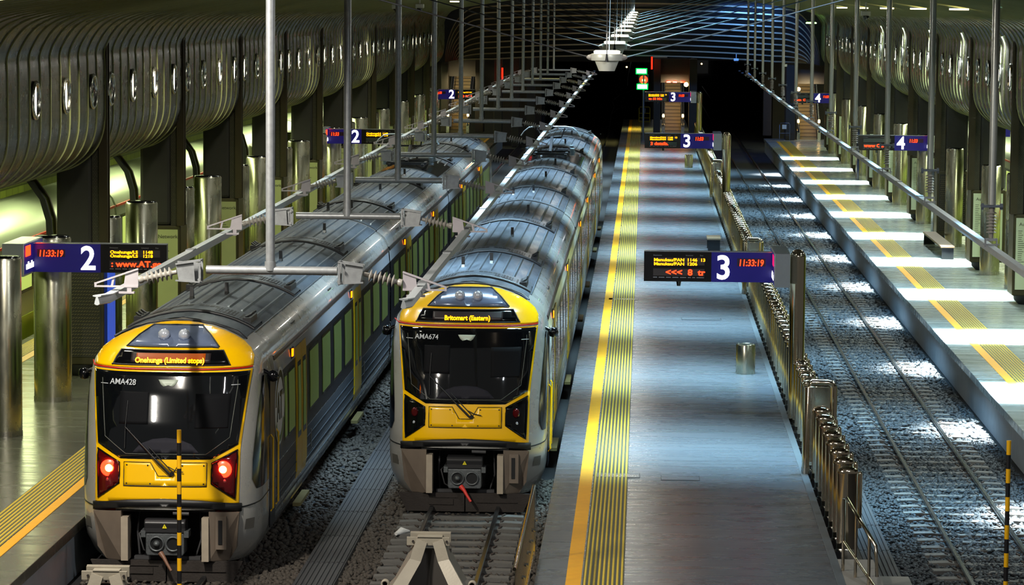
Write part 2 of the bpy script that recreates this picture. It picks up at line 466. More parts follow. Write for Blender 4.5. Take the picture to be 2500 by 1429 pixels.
# ---- end vault: ribs step down toward the tunnel
def arch(zt, z0, camb, a0, a1, rad, n=14):
    pts = []
    cx = (a0 + a1) / 2; hw = (a1 - a0) / 2
    for j in range(n):                       # left haunch
        t = j / (n - 1) * PI / 2
        pts.append((a0 + rad * (1 - math.cos(t)), z0 + (zt - z0 - camb) * math.sin(t)))
    for j in range(1, 12):
        u = -1 + 2 * j / 12.0
        x = cx + u * (hw - rad)
        pts.append((x, zt - camb * u * u))
    for j in range(n):
        t = PI / 2 - j / (n - 1) * PI / 2
        pts.append((a1 - rad * (1 - math.cos(t)), z0 + (zt - z0 - camb) * math.sin(t)))
    return pts
mb = MB(); rings = []
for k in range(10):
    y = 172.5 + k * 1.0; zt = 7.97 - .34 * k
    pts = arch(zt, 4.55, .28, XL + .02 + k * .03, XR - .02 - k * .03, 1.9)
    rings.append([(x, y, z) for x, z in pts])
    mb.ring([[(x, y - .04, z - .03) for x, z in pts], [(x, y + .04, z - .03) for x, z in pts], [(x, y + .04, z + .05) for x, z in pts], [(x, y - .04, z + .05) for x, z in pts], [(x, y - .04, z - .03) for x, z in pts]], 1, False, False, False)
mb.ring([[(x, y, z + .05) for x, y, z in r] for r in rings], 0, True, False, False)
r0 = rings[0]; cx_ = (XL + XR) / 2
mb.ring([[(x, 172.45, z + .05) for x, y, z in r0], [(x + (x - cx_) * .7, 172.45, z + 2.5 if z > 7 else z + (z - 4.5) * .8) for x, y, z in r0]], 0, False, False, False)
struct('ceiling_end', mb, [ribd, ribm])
# ---- far wall with openings, end piers
mb = MB()
mb.box(-30, -6.6, 197, 197.6, -.86, 4.7, 0)
mb.box(-30, -12.9, 182, 197, 4.3, 4.6, 0)
mb.box(-6.6, .5, 197, 197.6, 4.25, 4.9, 1)
mb.box(3.25, 8.2, 197, 197.6, 4.4, 4.9, 1)
mb.box(8.2, 20, 197, 197.6, -.86, 4.9, 0)
struct('wall_far', mb, [brownc, ribd])
mb = MB().box(.56, .98, 188, 190, 0, 4.62, 0).box(2.72, 3.2, 188, 190, 0, 4.62, 0).box(.98, 2.72, 189.2, 190, 3.15, 4.62, 0)
tag(mb.build('stair_portal', brownc, bevel=.02), 'brown concrete portal with two piers over the platform 3 escalator', 'portal', 'escalator portals')
mb = MB().box(8.35, 8.9, 182, 184, 0, 4.5).box(10.75, 11.2, 182, 184, 0, 4.5).box(8.9, 10.75, 183, 184, 3.3, 4.5)
tag(mb.build('stair_portal', brownc, bevel=.02), 'brown concrete portal over the escalator at the end of platform 4', 'portal', 'escalator portals')
mb = MB().box(-12.5, -12.1, 189, 190.6, 0, 4.5).box(-10.4, -9.9, 189, 190.6, 0, 4.5).box(-12.1, -10.4, 190, 190.6, 3.4, 4.5)
tag(mb.build('stair_portal', brownc, bevel=.02), 'brown concrete portal over the escalator behind the platform 2 signs', 'portal', 'escalator portals')
for k, (x, wd) in enumerate(((7.25, .5), (-9.2, .5), (-8.1, .45), (-7.2, .5))):
    tag(MB().box(x, x + wd, 188, 188.8, -.86 if x > -8.4 and x < 7 else 0, 4.6).build('concrete_pier', brownc, bevel=.02),
        ['dark concrete pier beside the tunnel mouth, left of the platform 4 escalator', 'concrete pier just right of the platform 2 escalator', 'middle concrete pier under the end vault, behind the hanger posts', 'concrete pier nearest the dark tunnel, behind the hanger posts'][k], 'pier', 'end piers')
# tunnel walls and roofs beyond
mb = MB().box(-6.4, .4, 198, 520, 4.3, 4.6).box(-6.9, -6.4, 197.6, 520, -.86, 4.3).box(.4, .56, 214, 520, -.86, 4.3)
mb.box(3.2, 8.2, 198, 400, 4.4, 4.7).box(8.2, 8.5, 198, 400, -.86, 4.4).box(2.9, 3.2, 214, 400, -.86, 4.4)
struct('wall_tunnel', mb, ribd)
# ---- side aisles: bright tiled far walls
struct('wall_aisle_left', MB().box(-19.4, -19.2, 40, 190, -.86, 4.3).box(-19.4, -13.8, 40, 190, 4.3, 4.4).prism([(-19.2, 2.4), (-19.2, 4.3), (-16.6, 4.3), (-18.6, 3.7)], 40, 190, 'y'), tile)
struct('wall_aisle_right', MB().box(17.6, 17.8, 60, 190, -.86, 4.3).box(12.3, 17.8, 60, 190, 4.3, 4.4).prism([(17.6, 2.4), (17.6, 4.3), (15.2, 4.3), (17.0, 3.7)], 60, 190, 'y'), tile)

# ================================================================ TRACKS
def rail(x, y0, y1, label, grp):
    r = empty('rail', (x, 0, 0), label, 'rail', grp)
    MB().prism([(-.07, -.86), (.07, -.86), (.07, -.845), (.012, -.83), (.012, -.76), (-.012, -.76), (-.012, -.83), (-.07, -.845)], y0, y1, 'y').build('web', rails, r)
    MB().prism([(-.035, -.765), (.035, -.765), (.035, -.735), (.025, -.72), (-.025, -.72), (-.035, -.735)], y0, y1, 'y').build('rail_head', railtop, r)
for (x, s, y0, y1) in ((5.01, 'left', 44, 330), (6.15, 'right', 44, 330)):
    rail(x, y0, y1, '%s rail of the empty track between platforms 3 and 4' % s, 'rails of the empty right track')
rail(-3.57, 38, 215, 'left rail under the middle train, running out to its buffer stop', 'rails of the middle track')
rail(-2.43, 38, 215, 'right rail under the middle train, with the fastening clips beside it', 'rails of the middle track')
rail(-7.67, 38, 190, 'left rail under the left train', 'rails of the left track')
rail(-6.53, 38, 190, 'right rail under the left train', 'rails of the left track')
# rails curving away into the tunnel
def crail(pts, lb):
    mb = MB(); n = len(pts)
    mb.tube([(x, y, -.755) for x, y in pts], .045, 6, 0, smooth=False)
    tag(mb.build('curved_rail', railtop), lb, 'rail', 'curved rails in the tunnel throat')
crail([(-2.9, 206), (-3.0, 214), (-3.35, 244), (-3.55, 262), (-4.0, 281)], 'left rail bending into the dark tunnel beyond the middle train')
crail([(-2.4, 188), (-2.45, 220), (-2.6, 242), (-2.55, 262), (-2.9, 276), (-2.4, 294), (-1.55, 307), (-.9, 318)], 'rail bending right toward the red signal in the tunnel throat')
crail([(-2.6, 242), (-2.2, 256), (-1.5, 261), (-.95, 267)], 'short branch rail turning off beside the yellow gate')
crail([(-1.85, 333), (-2.0, 370), (-2.1, 478)], 'long bright rail in the tunnel, left of the lit green boards')
# sleepers
def sleeper_proto():
    s = empty('railway_sleeper', (0, 0, 0), 'x', 'sleeper')
    MB().prism([(-1.05, -.875), (1.05, -.875), (1.03, -.80), (.75, -.79), (.35, -.82), (-.35, -.82), (-.75, -.79), (-1.03, -.80)], -.11, .11, 'y').build('concrete_body', sleeperm, s)
    for sx in (-.57, .57):
        for d in (-.1, .1):
            mb = MB().tube([(sx + d, -.05, -.79), (sx + d * 1.5, 0, -.765), (sx + d, .05, -.79)], .014, 6)
            mb.build('rail_clip', rails, s)
    return s
sp = sleeper_proto(); sp['group'] = 'sleepers of the empty right track'
repeat(sp, [(5.58, 44.5 + .68 * i, 0) for i in range(110)], lambda i: 'concrete sleeper of the empty right track, %s from the near end' % nth(i))
sp = sleeper_proto(); sp['group'] = 'sleepers by the buffer stops'
ys = [(-3.0, 38.6 + .62 * i, 0) for i in range(22)]
repeat(sp, ys, lambda i: 'concrete sleeper in front of the middle train, %s from the near end' % nth(i))
sp = sleeper_proto(); sp['group'] = 'sleepers by the left buffer stop'
repeat(sp, [(-7.1, 40.5 + .62 * i, 0) for i in range(8)], lambda i: 'concrete sleeper in front of the left train, %s from the near end' % nth(i))
# ballast stones
def stones(name, regs, mt, seed, label):
    rng = np.random.default_rng(seed)
    t = (1 + 5 ** .5) / 2
    ico = np.array([(-1, t, 0), (1, t, 0), (-1, -t, 0), (1, -t, 0), (0, -1, t), (0, 1, t), (0, -1, -t), (0, 1, -t), (t, 0, -1), (t, 0, 1), (-t, 0, -1), (-t, 0, 1)]) / 1.9
    fi = np.array([(0, 11, 5), (0, 5, 1), (0, 1, 7), (0, 7, 10), (0, 10, 11), (1, 5, 9), (5, 11, 4), (11, 10, 2), (10, 7, 6), (7, 1, 8), (3, 9, 4), (3, 4, 2), (3, 2, 6), (3, 6, 8), (3, 8, 9), (4, 9, 5), (2, 4, 11), (6, 2, 10), (8, 6, 7), (9, 8, 1)])
    V = []; n = 0
    for (x0, x1, y0, y1, num, s0, z) in regs:
        P = np.stack([rng.uniform(x0, x1, num), rng.uniform(y0, y1, num), z + rng.uniform(-.02, .025, num)], 1)
        S = rng.uniform(.55, 1.15, (num, 1, 3)) * s0
        sh = ico[None] * (1 + rng.uniform(-.28, .28, (num, 12, 1)))
        a = rng.uniform(0, 6.28, num); ca, sa = np.cos(a)[:, None], np.sin(a)[:, None]
        b = rng.uniform(-.8, .8, num); cb, sb = np.cos(b)[:, None], np.sin(b)[:, None]
        q = sh * S * np.array([1, 1, .8])
        x, y, zz = q[..., 0], q[..., 1], q[..., 2]
        x, zz = x * cb + zz * sb, -x * sb + zz * cb
        x, y = x * ca - y * sa, x * sa + y * ca
        V.append((np.stack([x, y, zz], -1) + P[:, None]).reshape(-1, 3)); n += num
    V = np.concatenate(V).astype(np.float32)
    Fa = (fi[None] + (np.arange(n) * 12)[:, None, None]).reshape(-1, 3).astype(np.int32)
    me = bpy.data.meshes.new(name)
    me.vertices.add(len(V)); me.vertices.foreach_set('co', V.ravel())
    me.loops.add(len(Fa) * 3); me.loops.foreach_set('vertex_index', Fa.ravel())
    me.polygons.add(len(Fa)); me.polygons.foreach_set('loop_start', np.arange(0, len(Fa) * 3, 3, dtype=np.int32)); me.polygons.foreach_set('loop_total', np.full(len(Fa), 3, dtype=np.int32))
    me.update(calc_edges=True)
    me.materials.append(mt)
    o = bpy.data.objects.new(name, me); COL.objects.link(o)
    return tag(o, label, 'ballast', None, 'stuff')
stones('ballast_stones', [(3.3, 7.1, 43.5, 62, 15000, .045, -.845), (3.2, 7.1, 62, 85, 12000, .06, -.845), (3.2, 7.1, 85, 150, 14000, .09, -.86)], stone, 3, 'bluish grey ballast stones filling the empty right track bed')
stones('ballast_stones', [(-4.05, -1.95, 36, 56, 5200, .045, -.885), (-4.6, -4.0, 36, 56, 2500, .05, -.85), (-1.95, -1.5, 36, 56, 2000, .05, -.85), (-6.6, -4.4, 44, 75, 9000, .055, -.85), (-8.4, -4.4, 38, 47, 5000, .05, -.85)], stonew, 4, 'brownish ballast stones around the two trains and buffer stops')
# ribbed boards over the cable troughs
def boards(x0, x1, y0, y1, lb):
    t = empty('trough_cover', (0, 0, 0), lb, 'trough cover', 'ribbed trough covers beside the tracks')
    L = y0
    while L < y1:
        mb = MB().box(x0, x1, L, L + 2.38, -.84, -.765)
        n = 8
        for k in range(n):
            a = x0 + (x1 - x0) * (k + .25) / n
            mb.box(a, a + (x1 - x0) / n * .5, L + .01, L + 2.37, -.765, -.748)
        mb.build('board', boardm, t)
        L += 2.4
boards(-5.16, -4.54, 42, 80, 'grey ribbed boards lying in the ballast between the two trains')
boards(3.42, 4.0, 46.2, 75, 'grey ribbed boards beside the chrome bollards and the empty track')
tag(MB().box(3.4, 4.08, 45.4, 46.1, -.86, -.70).build('concrete_block', conc, bevel=.01), 'pale concrete block at the near end of the ribbed boards, bottom right', 'block')
tag(MB().tube([(-3.98, 49.6, -.78), (-3.9, 49.75, -.76), (-3.78, 49.85, -.775)], [.03, .07, .02], 7).build('crumpled_litter', mat('litter_white', (215, 215, 212), .8, bump=.4)), 'crumpled white litter lying left of the middle train rails', 'litter')

# ================================================================ TRAINS
def interp(z, pts):
    for (a, b), (c, d) in zip(pts, pts[1:]):
        if z <= c: return b + (d - b) * max(0, (z - a)) / (c - a)
    return pts[-1][1]
OFF = [(-.6, .12), (-.3, .05), (.1, 0), (.5, 0), (1.0, .08), (1.5, .2), (2.0, .36), (2.35, .5), (2.6, .72), (2.8, 1.05), (2.92, 1.4), (3.0, 1.9)]
DD = [(-.6, 1.0), (2.0, 1.0), (2.5, .9), (2.8, .7), (3.0, .2)]
WW = [(-.6, 1.1), (-.45, 1.24), (-.2, 1.34), (.1, 1.36), (1.3, 1.36), (2.0, 1.345), (2.3, 1.315), (2.45, 1.27), (2.58, 1.18), (2.68, 1.06), (2.78, .9), (2.86, .72), (2.93, .5), (2.98, .26), (3.0, .03)]
def W(z): return interp(z, WW)
def FS(x, z):
    u = min(1, abs(x) / W(z)); D = interp(z, DD)
    return interp(z, OFF) + D * (1 - (1 - u ** 3.2) ** (1 / 2.2))
def skin(name, poly, mt, parent, off=.012, thick=.03, step=.08, fn=FS, edge=None):
    """a panel: the polygon (x, z) laid on the nose surface, standing off by off, with real thickness"""
    bm = bmesh.new()
    f = bm.faces.new([bm.verts.new((x, 0, z)) for x, z in poly])
    xs = [p[0] for p in poly]; zs = [p[1] for p in poly]
    for (ax, lo, hi) in ((0, min(xs), max(xs)), (2, min(zs), max(zs))):
        c = math.floor(lo / step) * step + step
        while c < hi:
            co = (c, 0, 0) if ax == 0 else (0, 0, c); no = (1, 0, 0) if ax == 0 else (0, 0, 1)
            bmesh.ops.bisect_plane(bm, geom=bm.verts[:] + bm.edges[:] + bm.faces[:], plane_co=co, plane_no=no)
            c += step
    bmesh.ops.triangulate(bm, faces=[q for q in bm.faces if len(q.verts) > 4])
    back = {}
    fr = bm.faces[:]; bd = [e for e in bm.edges if len(e.link_faces) == 1]
    bl = [(e.verts[0], e.verts[1]) for e in bd]
    e_ = .004
    for v in bm.verts:
        x, z = v.co.x, v.co.z
        xx = max(-W(z) + .03, min(W(z) - .03, x))
        n_ = Vector(((fn(xx + e_, z) - fn(xx - e_, z)) / (2 * e_), -1, (fn(xx, min(2.999, z + e_)) - fn(xx, z - e_)) / (2 * e_))).normalized()
        v.co = Vector((x, fn(x, z), z)) + n_ * off
    for v in bm.verts[:]:
        if any(e in bd for e in v.link_edges):
            back[v] = bm.verts.new((v.co.x, v.co.y + thick, v.co.z))
    for a, b in bl:
        bm.faces.new((a, b, back[b], back[a]))
    for q in fr: q.smooth = True
    bmesh.ops.recalc_face_normals(bm, faces=bm.faces)
    me = bpy.data.meshes.new(name); bm.to_mesh(me); bm.free()
    # make sure the front looks outward
    me.materials.append(mt)
    o = bpy.data.objects.new(name, me); COL.objects.link(o); o.parent = parent
    return o
def mirror(p): return p + [(-x, z) for x, z in reversed(p)]
def outline(poly, r, name, mt, parent, off=.018, closed=True):
    pts = []
    q = poly + ([poly[0]] if closed else [])
    for a, b in zip(q, q[1:]):
        n = max(1, int(math.hypot(b[0] - a[0], b[1] - a[1]) / .1))
        for k in range(n):
            x = a[0] + (b[0] - a[0]) * k / n; z = a[1] + (b[1] - a[1]) * k / n
            xx = max(-W(z) + .03, min(W(z) - .03, x))
            n_ = Vector(((FS(xx + .004, z) - FS(xx - .004, z)) / .008, -1, (FS(xx, min(2.999, z + .004)) - FS(xx, z - .004)) / .008)).normalized()
            pts.append(Vector((x, FS(x, z), z)) + n_ * off)
    x, z = q[-1]; pts.append((x, FS(x, z) - off, z))
    mb = MB(); mb.tube(pts, r, 5)
    return mb.build(name, mt, parent)

CARS = ((2.6, 24.25), (24.55, 45.35), (45.65, 69.7))
def cross(z0=-.55):
    zs = [-.55, -.45, -.2, .1, .6, 1.3, 2.0, 2.3, 2.4, 2.5, 2.58, 2.64, 2.7, 2.76, 2.82, 2.87, 2.91, 2.95, 2.98, 3.0]
    r = [(W(z), z) for z in zs]
    return r + [(-x, z) for x, z in reversed(r)]
def roof_strip(x): # height of the roof surface at x
    lo, hi = 2.3, 3.0
    for _ in range(30):
        m = (lo + hi) / 2
        if W(m) > abs(x): lo = m
        else: hi = m
    return lo
def nose(parent, y0, sg, full, number, dest, lit):
    """end of the train; sg=1 faces the camera. All local to an Empty part frame."""
    zt = [.3, .45, .5, .7, 1.0, 1.25, 1.5, 1.75, 2.0, 2.18, 2.35, 2.45, 2.5, 2.55, 2.58, 2.6, 2.64, 2.68, 2.72, 2.76, 2.8, 2.83, 2.86, 2.89, 2.92, 2.94, 2.96, 2.98, 3.0]
    NC = 60
    def row(z, s0=-1, s1=1, n=NC):
        r = []
        for j in range(n + 1):
            s = s0 + (s1 - s0) * j / n
            x = W(z) * math.sin(s * PI / 2)
            r.append((x, FS(x, z), z))
        return r
    mb = MB()
    rows = []
    for z in zt:
        r = row(z); r = [(-W(z), 2.62, z)] + r + [(W(z), 2.62, z)]
        rows.append(r)
    mb.ring(rows, 0, True, False, False)
    zl = [-.55, -.45, -.32, -.2, -.05, .1, .3]
    for s in (-1, 1):
        rr = []
        for z in zl:
            a = [(s * W(z) * math.sin(t * PI / 2), 0, z) for t in [.56 + .44 * k / 10 for k in range(11)]]
            a = [(x, FS(x, z) + (.14 * max(0, (-.05 - z)) / .5), z) for x, _, z in a]
            rr.append(a + [(s * W(z), 2.62, z)])
        mb.ring(rr, 0, True, False, False)
    body = mb.build('nose_shell', silver, parent)
    # roof cap behind the dome
    mb = MB(); rr = []
    for x in [-1.0 + 2.0 * k / 20 for k in range(21)]:
        z = roof_strip(x)
        ys = FS(x, max(2.3, z - .02)) + .12
        rr.append([(x, min(2.5, ys), z + .012), (x, 2.62, z + .012)])
    mb.ring(rr, 0, True, False, False)
    mb.build('roof_front', roofm, parent)
    # yellow dome with black arch above it
    dome = mirror([(0, 2.37), (1.2, 2.37), (1.19, 2.5), (1.13, 2.6), (1.02, 2.69), (.86, 2.78), (.7, 2.845), (.5, 2.905), (.3, 2.945), (.12, 2.96)])
    skin('yellow_dome', dome, yellow, parent, .014, step=.05)
    outline([(-1.02, 2.71), (-.88, 2.79), (-.7, 2.865), (-.5, 2.925), (-.25, 2.962), (0, 2.97), (.25, 2.962), (.5, 2.925), (.7, 2.865), (.88, 2.79), (1.02, 2.71)], .022, 'dome_seal', black, parent, .015, False)
    lw = mirror([(0, 2.645), (.70, 2.645), (.55, 2.79), (.37, 2.915), (0, 2.92)])
    g = skin('lamp_window', lw, lampg, parent, .022)
    outline(lw[1:5] + lw[5:-1], .013, 'lamp_window_seal', black, parent, .026)
    for s in (-.155, .155):
        y = FS(s, 2.83) - .03
        mb = MB().lathe([(.09 * math.sin(q), -.09 * math.cos(q)) for q in [.05 + (PI - .1) * k / 12 for k in range(13)]], (s, FS(s, 2.8) - .07, 2.835), 20, 0)
        mb.build('headlamp', clearl, g)
    dw = [(-.89, 2.40), (.89, 2.40), (.77, 2.60), (-.77, 2.60)]
    g = skin('destination_display', dw, gblack, parent, .024)
    skin('display_screen', [(-.6, 2.43), (.6, 2.43), (.6, 2.565), (-.6, 2.565)], scr, g, .03)
    if lit: skin('lit_rows', [(-.52, 2.432), (.52, 2.432), (.52, 2.56), (-.52, 2.56)], ledbg, g, .034)
    outline(dw, .012, 'display_seal', black, parent, .026)
    if dest:
        yy = FS(0, 2.5) - .12
        t = text('led_text', dest[0], .125, led_y, (0, yy, 2.455), g, .003, 'CENTER', (PI / 2 - .55, 0, 0), dest[1], .0035)
    outline([(-1.3, 2.37), (-1.2, 2.355), (-.6, 2.35), (0, 2.35), (.6, 2.35), (1.14, 2.355), (1.2, 2.37), (1.27, 2.45), (1.3, 2.5)][:7], .011, 'red_line', redl, parent, .02, False)
    # yellow mask below
    mask = mirror([(0, .46), (.55, .435), (1.08, .37), (1.085, 1.2), (1.2, 2.335), (0, 2.335)])
    skin('yellow_mask', mask, yellow, parent, .012)
    ws = mirror([(0, 1.05), (.68, 1.05), (1.045, 1.25), (1.165, 2.31), (0, 2.31)])
    wsd = skin('windshield', ws, glass, parent, .024)
    # cab interior hints: pale inner screen line, sun visor, desk
    outline([(-1.02, 2.2), (-.93, 1.36), (-.6, 1.12), (.6, 1.12), (.93, 1.36), (1.02, 2.2)], .005, 'glass_line', mat('glass_line', (88, 92, 84), .5), wsd, .027, False)
    skin('sun_visor', mirror([(0, 2.12), (.07, 2.1), (.11, 2.13), (.15, 2.2), (.03, 2.2)]), mat('visor_pale', (170, 180, 165), .5), wsd, .03)
    skin('cab_desk', mirror([(0, 1.14), (.5, 1.14), (.38, 1.27), (.2, 1.34), (0, 1.36)]), mat('cab_desk', (40, 40, 47), .7, spec=.1), wsd, .028)
    skin('cab_panel', [(-.72, 1.55), (-.28, 1.55), (-.28, 2.02), (-.72, 2.02)], mat('cab_panel', (17, 18, 21), .75, spec=.1), wsd, .028)
    skin('cab_panel', [(.42, 1.5), (.9, 1.5), (.93, 2.0), (.42, 2.0)], mat('cab_panel2', (15, 16, 19), .75, spec=.1), wsd, .028)
    for s in (-1, 1):
        skin('marker_line', [(s * .98 - .06, 2.115), (s * .98 + .06, 2.115), (s * .98 + .06, 2.125), (s * .98 - .06, 2.125)], numw, wsd, .03)
    if number:
        yy = FS(-.90, 2.12) - .045
        text('running_number', number, .125, numw, (-.90, yy - .01, 2.13), parent, .002, 'LEFT', (PI / 2 - .25, 0, math.atan2(FS(-.5, 2.15) - FS(-.9, 2.15), .4)), .95, .001)
    # tail light clusters
    for s in (-1, 1):
        pl = [(s * 1.045, 1.17), (s * .69, .99), (s * .69, .69), (s * 1.02, .45)]
        c = skin('tail_light', pl, redglass if lit else gblack, parent, .022)
        outline(pl, .014, 'lens_rim', gblack, c, .024)
        yl = FS(s * .87, .88) - .028
        R = Matrix.Rotation(PI / 2, 3, 'X')
        if lit:
            MB().lathe([(.13, 0), (.12, .012), (.05, .02)], (s * .86, yl, .9), 22, 0, axis=R).build('red_reflector', redlamp, c)
            MB().lathe([(.058, 0), (.05, .03), (.02, .05)], (s * .86, yl - .018, .9), 18, 0, axis=R).build('lamp_bulb', redcore, c)
        else:
            MB().lathe([(.05, 0), (.06, .02), (.04, .03)], (s * .87, yl, .9), 18, 0, 1, 1.4, axis=R).build('red_reflector', redglass, c)
        MB().lathe([(.045, 0), (.04, .02), (.015, .032)], (s * .865, yl + .01, .72), 16, 0, axis=R).build('clear_reflector', clearl if not lit else mat('pink_lens', (150, 60, 60), .15, coat=.5), c)
    # hatch
    hp = mirror([(0, .80), (.10, .80), (.22, 1.0), (.62, 1.0), (.62, .65), (0, .65)])
    h = skin('front_hatch', hp, yellow, parent, .02)
    outline(hp[1:5] + [(-.62, .65)] + [(-.62, 1.0), (-.22, 1.0), (-.10, .80)], .007, 'hatch_seam', black, h, .021)
    for (x, z) in ((-.58, .96), (-.26, .96), (.26, .96), (.58, .96), (-.58, .69), (-.22, .69), (.22, .69), (.58, .69)):
        MB().lathe([(.012, 0), (.012, .006)], (x, FS(x, z) - .022, z), 8, 0, axis=Matrix.Rotation(PI / 2, 3, 'X')).build('bolt', black, h)
    # wiper
    wp = MB()
    p = lambda x, z, o=.06: (x, FS(x, z) - o, z)
    wp.tube([p(.08, .84), p(-.1, 1.02, .09), p(-.3, 1.22, .09), p(-.62, 1.52, .07)], [.02, .018, .014, .01], 6)
    wp.tube([p(.15, .84), p(-.05, 1.05, .10), p(-.25, 1.25, .09)], .009, 6)
    wp.tube([p(-.62, 1.2, .045), p(-.62, 1.52, .05), p(-.6, 1.9, .045)], .008, 6)
    wp.tube([p(.05, .95), p(.15, .90), p(.28, .87)], .008, 6)
    wp.lathe([(.035, 0), (.03, .04)], p(.11, .84, .02), 10, 0, axis=Matrix.Rotation(PI / 2, 3, 'X'))
    wp.build('wiper', black, parent)
    # black bumper band
    skin('bumper_band', mirror([(0, .355), (.55, .335), (1.10, .255), (1.10, .375), (.55, .445), (0, .47)]), black, parent, .035, .05)
    for s in (-1, 1):     # seam running round the corner
        mb = MB(); mb.tube([(s * x, FS(x, z) - .004, z) for x, z in ((1.1, .31), (1.2, .32), (1.28, .33), (1.34, .34), (1.358, .35))] + [(s * 1.363, 2.4, .36)], .012, 5)
        mb.build('corner_seam', black, parent)
    # coupler bay
    mb = MB()
    mb.box(-1.0, 1.0, .9, 1.0, -.6, .36).box(-.75, .75, .08, .95, .26, .34).box(-.7, .7, .25, .95, -.56, -.5)
    mb.build('coupler_bay', black, parent)
    for s in (-1, 1):
        q = [(s * .66, .02, .27), (s * 1.10, .16, .25), (s * 1.05, .22, -.3), (s * .93, .3, -.5), (s * .8, .22, -.53), (s * .66, .08, -.48)]
        mb = MB(); mb.add(q + [(x, y + .25, z) for x, y, z in q], [(0, 1, 2, 3, 4, 5), (11, 10, 9, 8, 7, 6)] + [(i, (i + 1) % 6, 6 + (i + 1) % 6, 6 + i) for i in range(6)])
        f = mb.build('corner_fairing', fair, parent)
        MB().box(min(s * .66, s * .555), max(s * .66, s * .555), 0.0, .3, -.48, .18).build('pale_edge', fairl, f)
        if s == 1:
            MB().box(.76, .92, .05, .12, -.3, .2, 0).box(.80, .86, .035, .06, -.22, .14, 1).build('access_slot', [fair, black], f)
    # odds and ends inside the bay
    mb = MB()
    mb.tube([(-.45, .5, .25), (-.47, .4, -.1), (-.45, .45, -.45)], .018, 6)
    mb.tube([(.48, .4, .2), (.5, .38, -.2), (.42, .4, -.45)], .016, 6)
    mb.tube([(-.3, .3, .05), (-.42, .2, -.1), (-.36, .25, -.35), (-.2, .3, -.45)], .014, 6)
    mb.box(-.5, .5, .25, .35, -.5, -.45)
    mb.tube([(.12, .05, .24), (.36, .05, .235)], .03, 8)
    mb.build('hoses', mat('hose_grey', (60, 60, 62), .6), parent)
    c = MB(); R = Matrix.Rotation(PI / 2, 3, 'X')
    # solid head plate; each opening is a black disc inside a ring
    pts = [(-.27, -.4), (.27, -.4), (.29, -.36), (.29, -.06), (-.29, -.06), (-.29, -.36)]
    c.prism(pts, .02, .4, 'y')
    cp = c.build('coupler_head', coup, parent, bevel=.015)
    for sx in (-.125, .125):
        MB().lathe([(.118, 0), (.118, .03), (.098, .035), (.094, .004), (.02, .004)], (sx, .018, -.22), 26, 0, axis=R).build('coupler_ring', coup, cp)
        MB().lathe([(.093, .006), (.093, .008)], (sx, .018, -.22), 26, 0, axis=R).build('coupler_socket', black, cp)
    MB().lathe([(.05, 0), (.035, .06), (.012, .07)], (-.125, .012, -.22), 14, 0, axis=R).build('coupler_cone', coup, cp)
    mb = MB()
    mb.prism([(0.0, .02), (-.02, .1), (.03, .15), (.3, .15), (.32, -.06), (0.0, -.06)], -.31, .31, 'x')
    cv = mb.build('coupler_cover', mat('cover_black', (38, 38, 40), .45), parent, bevel=.02)
    MB().box(-.36, -.29, .0, .25, -.12, -.02).box(.29, .36, .0, .25, -.12, -.02).build('cover_lug', coup, cv)
    MB().prism([(-.035, .02), (.035, .02), (0, .085)], -.016, -.006, 'y').build('warning_triangle', mat('warning_yellow', (240, 225, 30), .5), cv)
    MB().prism([(-.004, .03), (.008, .045), (.0, .047), (.006, .07), (-.008, .05), (0, .048)], -.02, -.014, 'y').build('warning_bolt', black, cv)
    MB().tube([(-.06, .0, -.36), (0, -.06, -.42), (.05, -.1, -.5), (.12, -.14, -.6)], [.045, .03, .025, .022], 8).build('release_handle', mat('handle_red' if not lit else 'handle_brown', (210, 50, 40) if not lit else (120, 84, 64), .5), cp)
    # obstacle deflector
    mb = MB()
    for a, b in ((-1.15, -.01), (.01, 1.15)):
        mb.prism([(a, -.5), (b, -.5), (b if b < 1 else 1.0, -.82), (a if a > -1 else -1.0, -.82)], .16, .22, 'y')
    mb.box(-.62, -.2, .14, .16, -.7, -.6).box(-.55, -.12, .145, .16, -.58, -.57).box(.2, .9, .14, .16, -.66, -.65)
    mb.build('obstacle_deflector', under, parent)
    # cab side windows, body access flap
    for s in (-1, 1):
        fn = None
        mb = MB()
        zz = [.55, .7, 1.0, 1.3, 1.6, 1.9, 2.2]
        lo = {.55: (.6, 1.55), .7: (.5, 1.65), 1.0: (.55, 1.7), 1.3: (.66, 1.72), 1.6: (.8, 1.74), 1.9: (.98, 1.75), 2.2: (1.2, 1.75)}
        def xat(y, z):
            a, b = 0, W(z)
            for _ in range(24):
                m = (a + b) / 2
                if FS(m, z) < y: a = m
                else: b = m
            return a
        ro = []
        for z in zz:
            y0_, y1_ = lo[z]; r = []
            for k in range(9):
                y = y0_ + (y1_ - y0_) * k / 8
                x = xat(y, z) if y < interp(z, OFF) + interp(z, DD) else W(z)
                nrm = Vector((1, -.5 * max(0, (1.1 - y)), 0)).normalized() * .012
                r.append((s * (x + nrm.x), y + nrm.y, z))
            ro.append(r)
        mb.ring(ro, 0, True, False, False)
        mb.build('cab_side_window', gblack, parent)
        MB().box(min(s * 1.352, s * 1.37), max(s * 1.352, s * 1.37), 1.78, 2.45, -.25, 2.15).build('cab_door', navy, parent)
        for yy in (1.84, 2.52):
            MB().tube([(s * 1.37, yy, .0), (s * 1.41, yy, .05), (s * 1.41, yy, 1.15), (s * 1.37, yy, 1.2)], .015, 6).build('grab_rail', yellow, parent)
        MB().tube([(s * 1.3, 1.45, 2.25), (s * 1.42, 1.4, 2.2)], .03, 8).lathe([(.01, -.09), (.07, -.07), (.09, 0), (.07, .07), (.01, .09)], (s * 1.46, 1.4, 2.17), 12).build('side_camera', gblack, parent)
        xx = xat(.42, .02)
